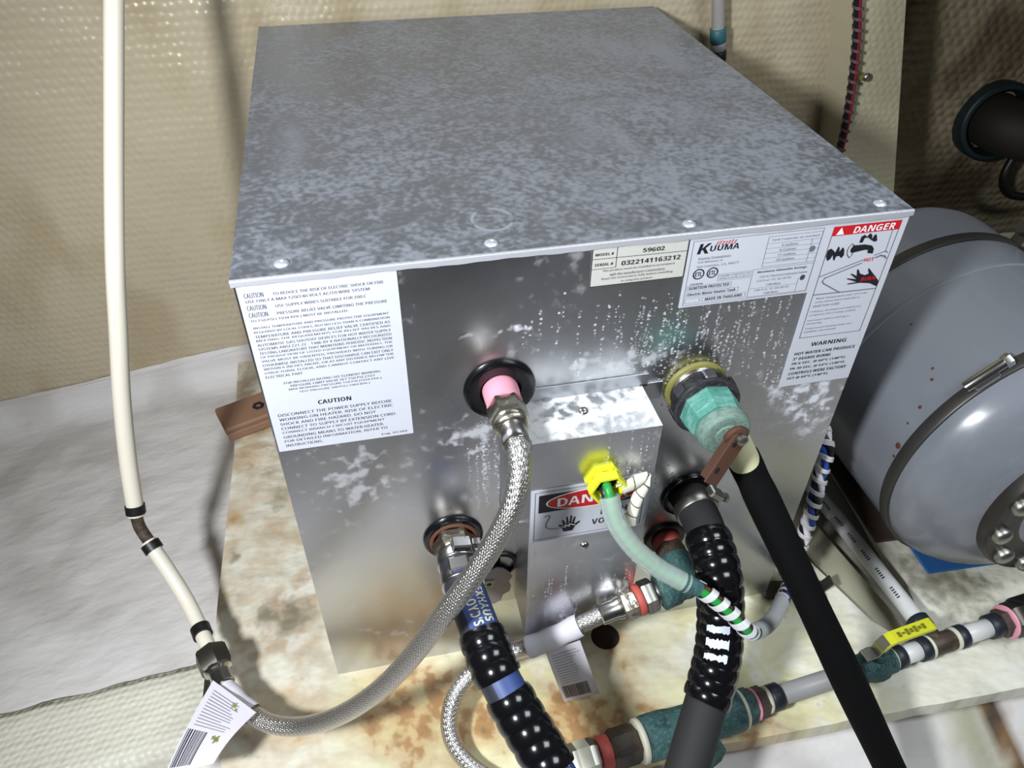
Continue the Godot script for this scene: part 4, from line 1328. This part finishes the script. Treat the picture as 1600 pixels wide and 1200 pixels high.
# ------------------------------------------------------------------ hoses
func build_hoses() -> void:
	# upper braided hose
	var fr := frames(spline([Vector3(0.1505, 0.3168, 0.036), Vector3(0.1507,0.3175,0.0525), Vector3(0.1490,0.3106,0.0676), Vector3(0.1421,0.2912,0.0803), Vector3(0.1286,0.2651,0.0867), Vector3(0.1124,0.2398,0.0918), Vector3(0.0918,0.2078,0.0950), Vector3(0.0673,0.1637,0.0944), Vector3(0.0413,0.1228,0.0907), Vector3(0.0090,0.0847,0.0832), Vector3(-0.0237,0.0583,0.0720), Vector3(-0.0503,0.0482,0.0588), Vector3(-0.0686,0.0468,0.0424), Vector3(-0.0863,0.0473,0.0205), Vector3(-0.092, 0.0485, 0.006)]))
	var o := thing("braided_hose", "steel braided hose from the pink taped upper outlet curving down to the left", "hose")
	var mb := MB.new()
	sweep(mb, fr, 0.0073, 28, 12.0, 0.0085)
	put("braid", mb, M.braid, o)
	var c := Vector3(0.1504, 0.3166, 0)
	mb = MB.new()
	hexnut(mb, ax(c + FWD * 0.0165, FWD), 0.0130, 0.017)
	lathe(mb, [Vector2(0.0118, 0.033), Vector2(0.0122, 0.034), Vector2(0.0118, 0.038), Vector2(0.0092, 0.0405), Vector2(0.0085, 0.0405)], ax(c, FWD), 32)
	put("hex_nut", mb, M.nickel, o)
	mb = MB.new()
	lathe(mb, [Vector2(0.0086, 0.0395), Vector2(0.0088, 0.046), Vector2(0.0094, 0.048), Vector2(0.0094, 0.0545), Vector2(0.0088, 0.0555), Vector2(0.0073, 0.0555)], ax(c, FWD), 32)
	put("ferrule", mb, M.steel, o)
	var e0 := Vector3(-0.0885, 0.0478, 0.014)
	var ed := (Vector3(-0.1065, 0.0523, -0.0288) - e0).normalized()
	mb = MB.new()
	lathe(mb, [Vector2(0.0075, -0.004), Vector2(0.0088, -0.0035), Vector2(0.0088, 0.008), Vector2(0.0115, 0.010), Vector2(0.0115, 0.013), Vector2(0.009, 0.0145)], ax(e0, ed), 32)
	put("ferrule", mb, M.steel, o)
	mb = MB.new()
	hexnut(mb, ax(e0 + ed * 0.012, ed), 0.0142, 0.020)
	put("hex_nut", mb, M.dark_metal, o)
	paper_tag("white paper tag with barcode hanging from the braided hose at the lower left", fr, near_s(fr, Vector3(-0.064, 0.0555, 0.05)), near_s(fr, Vector3(-0.0863, 0.0473, 0.0205)), 0.0086,
		[Vector3(-0.0935, 0.0590, 0.0185), Vector3(-0.0565, 0.0664, 0.0576), Vector3(-0.0860, 0.0600, 0.0900), Vector3(-0.1230, 0.0540, 0.0860)], [0.05, 0.5, 0.55, 0.96], 0.006, "hose tags")
	# lower left rubber hose
	fr = frames(spline([Vector3(0.1126, 0.1692, 0.016), Vector3(0.1130, 0.1692, 0.045), Vector3(0.1187, 0.1658, 0.0838), Vector3(0.1245, 0.1574, 0.1126), Vector3(0.1347, 0.1455, 0.1389), Vector3(0.1465, 0.1343, 0.1647), Vector3(0.1546, 0.1250, 0.1849), Vector3(0.1671, 0.1067, 0.2070), Vector3(0.18, 0.08, 0.23)]))
	o = thing("rubber_hose", "dark rubber hose with blue lettered stripe below the lower left port", "hose")
	mb = MB.new()
	sweep(mb, part_frames(fr, 0.012, length_of(fr)), 0.0145, 32)
	put("hose_wall", mb, M.hose_blue, o)
	c = Vector3(0.1126, 0.1692, 0)
	mb = MB.new()
	hexnut(mb, ax(c + FWD * 0.003, FWD), 0.0175, 0.013)
	lathe(mb, [Vector2(0.014, 0.016), Vector2(0.0145, 0.017), Vector2(0.0145, 0.030), Vector2(0.012, 0.031)], ax(c, FWD), 32)
	put("hex_nut", mb, M.nickel, o)
	clamp_band(o, c + FWD * 0.0185, FWD, 0.0155, 0.010, 0.75, M.steel)
	clamp_band(o, c + Vector3(0.0003, 0, 0.036), FWD, 0.0152, 0.011, 0.5, M.steel)
	var LA := length_of(fr)
	mb = MB.new()
	patch(mb, fr, 0.01465, 0.034, LA - 0.001, -0.75, 0.9)
	put("blue_stripe", mb, M.blue_print, o)
	mb = MB.new()
	wrap_text(mb, fr, 0.0148, "EXHAUS", 0.042, 0.12, 0.027, 0.0072)
	wrap_text(mb, fr, 0.0148, "LLOYD'S", 0.044, -0.48, 0.026, 0.0072)
	wrap_text(mb, fr, 0.0148, "0\u00b0C  MAX", 0.166, 0.12, 0.034, 0.0072)
	wrap_text(mb, fr, 0.0148, "02  20", 0.163, -0.48, 0.034, 0.0072)
	put("lettering", mb, M.yellow_print, o)
	tape_bands(o, fr, 0.070, 0.0112, 9, 0.0148, [3])
	# right rubber hose
	fr = frames(spline([Vector3(0.3086, 0.1744, 0.002), Vector3(0.3085, 0.1744, 0.028), Vector3(0.307, 0.172, 0.050), Vector3(0.3055, 0.1625, 0.0735), Vector3(0.3030, 0.1408, 0.0929), Vector3(0.2954, 0.1231, 0.1135), Vector3(0.2831, 0.1057, 0.1327), Vector3(0.2659, 0.0900, 0.1560), Vector3(0.2492, 0.0753, 0.1787), Vector3(0.2331, 0.0560, 0.1988), Vector3(0.22, 0.03, 0.215)]))
	o = thing("rubber_hose", "black rubber hose wound with glossy tape below the right port and relief valve", "hose")
	mb = MB.new()
	sweep(mb, fr, 0.0156, 32)
	put("hose_wall", mb, M.hose_grey, o)
	clamp_band(o, Vector3(0.3086, 0.1744, 0.012), FWD, 0.0165, 0.010, 1.3, M.steel_dull)
	tape_bands(o, fr, 0.040, 0.0098, 13, 0.0158, [])
	mb = MB.new()
	for q in [[0.1085, 0.1165, 2, 0.3], [0.1190, 0.128, 5, 0.25], [0.130, 0.1365, 9, 0.3]]:
		patch(mb, fr, 0.0193, q[0], q[1], -1.05, -0.15, q[3], q[2])
	put("paint_scuffs", mb, mat(rgb(206, 212, 226), 0.5), o)
	# lower braided hose, its nuts and tag
	c = Vector3(0.2956, 0.1217, 0)
	var dd := Vector3(-0.965, -0.19, 0.10).normalized()
	var e1 := Vector3(0.2956, 0.1200, 0.046)
	o = thing("drain_elbow", "dark green corroded elbow fitting below the danger sign beside the taped hose", "fitting")
	mb = MB.new()
	cyl(mb, ax(c + FWD * 0.001, FWD), 0.0118, 0.012)
	put("taped_nipple", mb, M.red_tape, o)
	mb = MB.new()
	hexnut(mb, ax(c + FWD * 0.011, FWD), 0.0132, 0.014)
	put("brass_nut", mb, M.bronze, o)
	mb = MB.new()
	lathe(mb, [Vector2(0.012, 0.022), Vector2(0.0142, 0.024), Vector2(0.0142, 0.046), Vector2(0.012, 0.055), Vector2(0.006, 0.0595), Vector2(0, 0.0605)], ax(c + Vector3(0, -0.0015, 0), FWD), 30)
	lathe(mb, [Vector2(0, -0.006), Vector2(0.0135, -0.004), Vector2(0.0142, 0.006), Vector2(0.0158, 0.008), Vector2(0.0162, 0.022), Vector2(0.0150, 0.0235), Vector2(0.009, 0.0235)], ax(e1, dd), 8)
	put("elbow_body", mb, M.verdigris_dark, o)
	var p1 := e1 + dd * 0.0235
	fr = frames(spline([p1 + dd * 0.034, p1 + dd * 0.05, Vector3(0.1978, 0.0925, 0.0535), Vector3(0.1824, 0.0830, 0.0530), Vector3(0.1613, 0.0710, 0.0500), Vector3(0.1399, 0.0601, 0.0463), Vector3(0.1201, 0.0518, 0.0492), Vector3(0.1016, 0.0421, 0.0603), Vector3(0.0919, 0.0307, 0.0748), Vector3(0.0921, 0.0196, 0.0913), Vector3(0.1033, 0.0109, 0.1082), Vector3(0.1213, 0.0092, 0.1246), Vector3(0.1462, 0.0092, 0.1428), Vector3(0.165, 0.006, 0.17)]))
	o = thing("braided_hose", "thin steel braided hose looping low behind the rubber hose from the green elbow", "hose")
	mb = MB.new()
	sweep(mb, fr, 0.0073, 28, 12.0, 0.0085)
	put("braid", mb, M.braid, o)
	mb = MB.new()
	cyl(mb, ax(p1 - dd * 0.002, dd), 0.0098, 0.006)
	hexnut(mb, ax(p1 + dd * 0.003, dd), 0.0142, 0.012)
	put("hex_nut", mb, M.steel_dull, o)
	mb = MB.new()
	ring(mb, ax(p1 + dd * 0.0145, dd), 0.006, 0.0128, 0.0055)
	put("red_ring", mb, M.red_tape, o)
	mb = MB.new()
	hexnut(mb, ax(p1 + dd * 0.0195, dd), 0.0128, 0.0135)
	put("hex_nut", mb, M.nickel, o)
	mb = MB.new()
	lathe(mb, [Vector2(0.0095, 0.032), Vector2(0.0095, 0.036), Vector2(0.0086, 0.038), Vector2(0.0086, 0.051), Vector2(0.0074, 0.052)], ax(p1, dd), 30)
	put("ferrule", mb, M.steel, o)
	paper_tag("small white paper tag hanging from the low braided hose before the metal box", fr, near_s(fr, Vector3(0.206, 0.096, 0.053)), near_s(fr, Vector3(0.1640, 0.0725, 0.0505)), 0.0092,
		[Vector3(0.1764, 0.0740, 0.0590), Vector3(0.2050, 0.0840, 0.0600), Vector3(0.2244, 0.0125, 0.0700), Vector3(0.1931, 0.0063, 0.0690)], [0.08, 0.8, 0.66, 0.92], 0.004, "hose tags")

# ------------------------------------------------------------------ wrapped cable
func offset_frames(fr: Array[Transform3D], off: float, ang: float, twist: float) -> Array[Transform3D]:
	var o: Array[Transform3D] = []
	for i in fr.size():
		var a := ang + twist * i
		o.append(Transform3D(fr[i].basis, fr[i].origin + (fr[i].basis.x * cos(a) + fr[i].basis.z * sin(a)) * off))
	return o

func build_cables() -> void:
	var fr := frames(spline([Vector3(0.2140, 0.2620, 0.0440), Vector3(0.2140, 0.2595, 0.0560), Vector3(0.2176, 0.2411, 0.0669), Vector3(0.2293, 0.2222, 0.0767), Vector3(0.2453, 0.2055, 0.0840), Vector3(0.2613, 0.1946, 0.0904), Vector3(0.2790, 0.1853, 0.0985), Vector3(0.2979, 0.1689, 0.1096), Vector3(0.3121, 0.1520, 0.1161), Vector3(0.3362, 0.1184, 0.0997), Vector3(0.3697, 0.0801, 0.0734), Vector3(0.4045, 0.0494, 0.0406), Vector3(0.4380, 0.0330, 0.0072), Vector3(0.4420, 0.0682, -0.0032), Vector3(0.4450, 0.1067, -0.0095), Vector3(0.4480, 0.1468, -0.0198), Vector3(0.4500, 0.1766, -0.0303), Vector3(0.4480, 0.21, -0.08)]))
	var o := thing("wrapped_cable", "power cable in pale sleeve and white spiral wrap from the yellow gland", "cable")
	var L := length_of(fr)
	var sa := near_s(fr, Vector3(0.2140, 0.2570, 0.0580))
	var sb := near_s(fr, Vector3(0.2680, 0.1910, 0.0930))
	var sc := near_s(fr, Vector3(0.3230, 0.1370, 0.1130))
	var sd := near_s(fr, Vector3(0.4045, 0.0494, 0.0406))
	# green and brown cores up to the bend, blue and black ones beyond
	for q in [[M.green, 0.0, 0.0, sd, 0.0025, 0.0031], [M.brown_wire, 2.6, sb - 0.01, sd, 0.0027, 0.0030], [M.black_wire, 4.2, 0.0, sd, 0.0027, 0.0026],
		[M.blue_wire, 0.4, sd, L, 0.0032, 0.0030], [M.white_wire, 2.5, sd, L, 0.0034, 0.0032], [M.black_wire, 4.6, sd, L, 0.0034, 0.0030]]:
		var mb := MB.new()
		sweep(mb, offset_frames(part_frames(fr, q[2], q[3]), q[4], q[1] - 0.3, 0.0 if q[3] <= sd else 0.22), q[5], 12)
		put("wire", mb, q[0], o)
	var mb := MB.new()
	sweep(mb, part_frames(fr, sa, sb), func(s: float) -> float: return 0.0071 + 0.00006 * sin(s * 900.0), 24)
	put("sleeve", mb, M.sleeve, o)
	mb = MB.new()
	sweep(mb, part_frames(fr, sb - 0.004, sb + 0.010), func(s: float) -> float: return 0.0074 - 0.12 * s, 20)
	put("green_tape", mb, M.verdigris_dark, o)
	mb = MB.new()
	helix(mb, fr, 0.0056, 0.0112, 0.0062, 0.0007, sb + 0.009, sc, 1.0)
	put("spiral_wrap", mb, M.wrap, o)
	mb = MB.new()
	helix(mb, fr, 0.0060, 0.0068, 0.0058, 0.0007, sc, sd, 1.0)
	put("spiral_wrap", mb, M.wrap, o)
	mb = MB.new()
	helix(mb, fr, 0.0066, 0.0125, 0.0045, 0.0007, sd, L, 1.0)
	put("spiral_wrap", mb, M.white_wire, o)
	# loose end of spiral wrap beside the gland
	fr = frames(spline([Vector3(0.2225, 0.2560, 0.0520), Vector3(0.2305, 0.2600, 0.0530), Vector3(0.2390, 0.2635, 0.0510), Vector3(0.2435, 0.2600, 0.0500), Vector3(0.2405, 0.2530, 0.0520), Vector3(0.2365, 0.2440, 0.0540), Vector3(0.2340, 0.2330, 0.0560), Vector3(0.2335, 0.225, 0.058)], 0.0015))
	mb = MB.new()
	helix(mb, fr, 0.0036, 0.0088, 0.0082, 0.0006, 0.0, length_of(fr) - 0.002, 0.5)
	tag(put("spiral_wrap_end", mb, M.nylon), "loose curled end of white spiral wrap beside the yellow gland", "cable wrap")

# ------------------------------------------------------------------ rigid and plastic pipes
func build_pipes() -> void:
	# left supply pipe down to the upper hose
	var top := spline([Vector3(-0.0680, 0.5713, -0.3331), Vector3(-0.0839, 0.4975, -0.2855), Vector3(-0.0962, 0.4396, -0.2510), Vector3(-0.1105, 0.3750, -0.2170), Vector3(-0.1220, 0.3240, -0.1960), Vector3(-0.1327, 0.2733, -0.1809), Vector3(-0.1437, 0.2200, -0.1637), Vector3(-0.1516, 0.1656, -0.1421), Vector3(-0.1554, 0.1187, -0.1207)])
	var fr := frames(top)
	var o := thing("supply_pipe", "cream plastic pipe running down the left wall to the braided hose fitting", "pipe")
	var mb := MB.new()
	sweep(mb, frames(spline([Vector3(-0.02, 0.80, -0.47), Vector3(-0.045, 0.68, -0.40), Vector3(-0.0680, 0.5713, -0.3331)])), 0.0069, 24)
	sweep(mb, fr, 0.0073, 24)
	put("upper_pipe", mb, M.pex, o)
	var f2 := frames(spline([Vector3(-0.1505, 0.0946, -0.1093), Vector3(-0.1363, 0.0771, -0.0881), Vector3(-0.1231, 0.0602, -0.0663), Vector3(-0.1122, 0.0518, -0.0431), Vector3(-0.1065, 0.0523, -0.0288), Vector3(-0.1010, 0.0510, -0.016)]))
	mb = MB.new()
	sweep(mb, f2, 0.0066, 24)
	put("lower_pipe", mb, M.pex, o)
	mb = MB.new()
	sweep(mb, frames(spline([Vector3(-0.1554, 0.1220, -0.1220), Vector3(-0.1550, 0.1080, -0.1160), Vector3(-0.1490, 0.0930, -0.1080)])), 0.0052, 20)
	put("elbow_coupling", mb, M.bronze, o)
	for q in [[fr, length_of(fr) - 0.010, 0.008], [f2, 0.002, 0.008], [f2, length_of(f2) - 0.026, 0.011]]:
		mb = MB.new()
		sweep(mb, part_frames(q[0], q[1], q[1] + q[2]), 0.0084, 24)
		put("crimp_band", mb, M.rubber, o)
	# low pipe run along the front of the board
	var A := Vector3(0.175, 0.020, 0.1285)
	var D := (Vector3(0.638, 0.020, 0.0855) - A).normalized()
	var at := func(x: float) -> Vector3: return A + D * ((x - A.x) / D.x)
	o = thing("pipe_run", "low horizontal pipe run of corroded fittings along the front of the board", "pipe")
	var rp := func(called: String, x0: float, x1: float, r: float, m: Material, hex := false) -> MeshInstance3D:
		var b := MB.new()
		if hex: hexnut(b, ax(at.call(x0), D), r, (x1 - x0) / D.x)
		else: cyl(b, ax(at.call(x0), D), r, (x1 - x0) / D.x, 32, 0.001)
		return put(called, b, m, o)
	rp.call("steel_pipe", 0.166, 0.182, 0.0095, M.steel_dull)
	rp.call("hex_nut", 0.180, 0.205, 0.0145, M.steel_dull, true)
	rp.call("chalky_nut", 0.186, 0.200, 0.0149, M.cream, true)
	rp.call("red_ring", 0.206, 0.216, 0.0135, M.red_tape)
	rp.call("coupling", 0.216, 0.240, 0.0160, M.bronze, true)
	rp.call("cream_ring", 0.2405, 0.2455, 0.0182, M.cream)
	mb = MB.new()
	lathe(mb, [Vector2(0.012, 0), Vector2(0.0178, 0.001), Vector2(0.0186, 0.004), Vector2(0.0186, 0.02), Vector2(0.0170, 0.030), Vector2(0.0165, 0.055), Vector2(0.0175, 0.068), Vector2(0.0178, 0.086), Vector2(0.0170, 0.089), Vector2(0.01, 0.089)], ax(at.call(0.245), D, Vector3(0, 1, 0.5)), 40)
	lathe(mb, [Vector2(0.013, 0), Vector2(0.013, 0.024), Vector2(0.0145, 0.025), Vector2(0.0145, 0.034), Vector2(0, 0.035)], ax(at.call(0.285), Vector3(0.2, 0.25, 0.9)), 8)
	put("valve_body", mb, M.verdigris_dark, o)
	rp.call("cream_ring", 0.333, 0.337, 0.0170, M.cream)
	rp.call("green_nut", 0.337, 0.347, 0.0152, M.verdigris_dark, true)
	rp.call("pink_ring", 0.347, 0.350, 0.0138, M.pink)
	rp.call("grey_nut", 0.350, 0.359, 0.0134, M.bronze, true)
	rp.call("cream_ring", 0.359, 0.363, 0.0115, M.cream)
	rp.call("crimp_band", 0.363, 0.374, 0.0115, M.pex_band)
	rp.call("plastic_pipe", 0.374, 0.458, 0.0086, M.pex_grey)
	# ball valve with yellow handle
	mb = MB.new()
	var bx: Transform3D = ax(at.call(0.452), D, Vector3(0, 1, 0.3))
	lathe(mb, [Vector2(0.008, 0), Vector2(0.0125, 0.001), Vector2(0.0125, 0.010), Vector2(0.0145, 0.013), Vector2(0.0152, 0.019), Vector2(0.0145, 0.025), Vector2(0.0120, 0.028), Vector2(0.0118, 0.036), Vector2(0.007, 0.037)], bx, 30)
	var bv := put("ball_valve_body", mb, M.verdigris_dark, o)
	var vc: Vector3 = at.call(0.4695)
	mb = MB.new()
	cyl(mb, ax(vc + Vector3.UP * 0.010, Vector3.UP), 0.0068, 0.012)
	hexnut(mb, ax(vc + Vector3.UP * 0.020, Vector3.UP), 0.0055, 0.008)
	put("valve_stem", mb, M.verdigris_dark, bv)
	mb = MB.new()
	# handle: grey tongue at the stem, then the yellow dipped grip, cranked upwards
	var hx := Vector3(0.9935, 0, -0.114)
	var hz := Vector3(0.114, 0, 0.9935)
	var prof := PackedVector2Array([Vector2(-0.006, 0.0245), Vector2(0.006, 0.0245), Vector2(0.011, 0.040), Vector2(0.011, 0.0425), Vector2(0.0085, 0.042), Vector2(0.004, 0.0268), Vector2(-0.006, 0.0268)])
	prism(mb, prof, Transform3D(Basis(hx, Vector3.UP, hz), vc - hz * 0.005 - hx * 0.013), 0.010)
	put("handle_tongue", mb, M.steel_dull, bv)
	mb = MB.new()
	prism(mb, PackedVector2Array([Vector2(0.006, 0.0330), Vector2(0.012, 0.0420), Vector2(0.018, 0.0440), Vector2(0.058, 0.0450), Vector2(0.0605, 0.0435), Vector2(0.058, 0.0412), Vector2(0.019, 0.0402), Vector2(0.014, 0.0382), Vector2(0.010, 0.0320)]), Transform3D(Basis(hx, Vector3.UP, hz), vc - hz * 0.0055 - hx * 0.0135), 0.011)
	var _hd := put("yellow_handle", mb, M.yellow_handle, bv)
	mb = MB.new()
	for k in 7: box(mb, Vector3(0.0035, 0.0003, [0.005, 0.002, 0.006, 0.004, 0.006, 0.003, 0.005][k]), Transform3D(Basis(hx, Vector3.UP, hz), vc + hx * (0.0105 + k * 0.0042) + Vector3.UP * (0.0443 + 0.0001 * k)), 0.0001)
	put("embossing", mb, mat(rgb(110, 112, 20), 0.6), bv)
	rp.call("cream_ring", 0.487, 0.4905, 0.0108, M.cream)
	rp.call("crimp_band", 0.4905, 0.500, 0.0108, M.pex_band)
	rp.call("plastic_pipe", 0.498, 0.519, 0.0086, M.pex_white)
	rp.call("crimp_band", 0.517, 0.527, 0.0108, M.pex_band)
	rp.call("cream_ring", 0.527, 0.5305, 0.0108, M.cream)
	rp.call("tee_fitting", 0.5305, 0.555, 0.0095, M.bronze)
	rp.call("cream_ring", 0.555, 0.559, 0.0108, M.cream)
	rp.call("crimp_band", 0.559, 0.568, 0.0108, M.pex_band)
	rp.call("plastic_pipe", 0.566, 0.597, 0.0086, M.pex_white)
	rp.call("crimp_band", 0.595, 0.607, 0.0112, M.pex_band)
	rp.call("grey_nut", 0.607, 0.615, 0.0135, M.bronze, true)
	rp.call("pink_ring", 0.615, 0.618, 0.0158, M.pink)
	rp.call("dark_nut", 0.618, 0.634, 0.0165, M.dark_metal, true)
	rp.call("black_coupling", 0.632, 0.74, 0.0185, M.rubber)
	# branch pipe in the gap
	var T0: Vector3 = at.call(0.5375)
	var T1 := Vector3(0.5340, 0.006, -0.09)
	var td := (T1 - T0).normalized()
	mb = MB.new()
	cyl(mb, ax(T0, td), 0.0095, 0.013)
	put("tee_branch", mb, M.bronze, o)
	mb = MB.new()
	cyl(mb, ax(T0 + td * 0.013, td), 0.0106, 0.0035)
	put("cream_ring", mb, M.cream, o)
	mb = MB.new()
	cyl(mb, ax(T0 + td * 0.0165, td), 0.0108, 0.012)
	put("crimp_band", mb, M.pex_band, o)
	fr = frames(spline([T0 + td * 0.02, T1, T0 + td * 0.34]))
	mb = MB.new()
	sweep(mb, fr, 0.0084, 24)
	var bp := put("branch_pipe", mb, M.pex_white, o)
	mb = MB.new()
	for g in 6:
		for k in 5:
			patch(mb, fr, 0.0085, 0.03 + g * 0.024 + k * 0.0028, 0.03 + g * 0.024 + k * 0.0028 + 0.0016, 0.62, 0.98)
	put("printed_marks", mb, M.ink_soft, bp)

# ------------------------------------------------------------------ things at the back
func build_background() -> void:
	# glowing panel added to go with the fill light, out of the frame
	var lamp := thing("fill_panel", "flat glowing panel added on the deck overhead for the fill light", "lamp")
	var lb := MB.new()
	box(lb, Vector3(0.56, 0.02, 0.46), Transform3D(Basis(), Vector3(0.72, 1.187, 0.45)), 0.004)
	put("housing", lb, M.shell, lamp)
	lb = MB.new()
	box(lb, Vector3(0.5, 0.006, 0.4), Transform3D(Basis(), Vector3(0.72, 1.174, 0.45)), 0.002)
	var gm := mat(Color.WHITE, 0.5)
	gm.emission_enabled = true; gm.emission = Color(0.95, 0.98, 1.0); gm.emission_energy_multiplier = 0.8
	put("diffuser", lb, gm, lamp)
	# riser pipe behind the heater
	var o := thing("riser_pipe", "grey plastic pipe with a blue green ring on the back wall", "pipe")
	var d := Vector3(0.0108, -0.055, 0).normalized()
	var p0 := Vector3(0.4925, 0.4270, -0.470)
	var mb := MB.new()
	cyl(mb, ax(p0 - d * 0.35, d), 0.0072, 0.80)
	put("pipe", mb, mat(rgb(156, 152, 150), 0.4), o)
	mb = MB.new()
	ring(mb, ax(p0 + d * 0.030, d), 0.006, 0.0092, 0.016)
	put("blue_ring", mb, mat(rgb(50, 96, 108), 0.5), o)
	mb = MB.new()
	ring(mb, ax(p0 + d * 0.046, d), 0.006, 0.0086, 0.009)
	put("grey_ring", mb, M.pex_grey, o)
	mb = MB.new()
	ring(mb, ax(p0 + d * 0.055, d), 0.006, 0.0095, 0.012)
	put("black_ring", mb, M.rubber, o)
	# red and black cable in spiral wrap beside the rib
	var fr := frames(spline([Vector3(0.605, 0.56, -0.43), Vector3(0.6355, 0.4432, -0.4300), Vector3(0.6495, 0.3966, -0.4300), Vector3(0.6596, 0.3537, -0.4300), Vector3(0.6687, 0.3002, -0.4300), Vector3(0.6731, 0.2536, -0.4300), Vector3(0.676, 0.15, -0.43), Vector3(0.67, 0.02, -0.43)]), Vector3(-0.3, 0.2, 0.9))
	o = thing("cable_bundle", "thin red and black wrapped cable bundle running up beside the cream rib", "cable")
	for q in [[M.red_wire, 0.5, 0.0024, 0.0019], [M.black_wire, 2.6, 0.0020, 0.0034], [M.black_wire, 5.2, 0.0028, 0.0026], [M.green_dark, 4.2, 0.0034, 0.0018]]:
		mb = MB.new()
		sweep(mb, offset_frames(fr, q[2], q[1], 0.0), q[3], 12)
		put("wire", mb, q[0], o)
	mb = MB.new()
	helix(mb, fr, 0.0056, 0.012, 0.0035, 0.0006, 0.01, length_of(fr) - 0.01)
	put("spiral_wrap", mb, mat(rgb(96, 74, 78), 0.35), o)
	# cable clip screw on the rib
	o = thing("cable_clip", "small brass clip and screw on the cream rib beside the red cable", "clip")
	mb = MB.new()
	box(mb, Vector3(0.022, 0.008, 0.003), Transform3D(Basis(FWD, -0.1), Vector3(0.674, 0.343, -0.4385)), 0.0008)
	put("strap", mb, M.olive, o)
	mb = MB.new()
	lathe(mb, [Vector2(0.005, 0), Vector2(0.0048, 0.002), Vector2(0.003, 0.004), Vector2(0, 0.0045)], ax(Vector3(0.684, 0.342, -0.438), FWD), 16)
	put("screw", mb, M.steel_dull, o)
	# dark hose elbow poking out of the recess wall
	o = thing("hull_pipe", "dark round hose stub on the recess wall at the upper right", "pipe")
	var c := Vector3(1.075, 0.188, -0.62)
	mb = MB.new()
	lathe(mb, [Vector2(0.060, -0.03), Vector2(0.061, 0.0), Vector2(0.061, 0.010), Vector2(0.058, 0.013), Vector2(0.052, 0.013), Vector2(0.047, 0.004), Vector2(0.047, -0.02)], ax(c, Vector3(-0.15, 0.1, 1)), 48)
	put("rim", mb, mat(rgb(18, 34, 38), 0.5), o)
	mb = MB.new()
	sweep(mb, frames(spline([c + Vector3(0.0, 0, -0.01), c + Vector3(0.005, 0.0, 0.03), c + Vector3(0.05, -0.004, 0.06), c + Vector3(0.14, -0.01, 0.065), c + Vector3(0.3, -0.01, 0.06)])), 0.042, 32)
	put("elbow_hose", mb, mat(rgb(30, 24, 20), 0.7), o)
	mb = MB.new()
	sweep(mb, frames(spline([Vector3(1.105, 0.150, -0.585), Vector3(1.095, 0.115, -0.58), Vector3(1.115, 0.083, -0.58), Vector3(1.16, 0.070, -0.58), Vector3(1.25, 0.07, -0.58)])), 0.0065, 16)
	tag(put("thin_hose", mb, M.rubber), "thin black hose looping below the dark stub at the right edge", "hose")
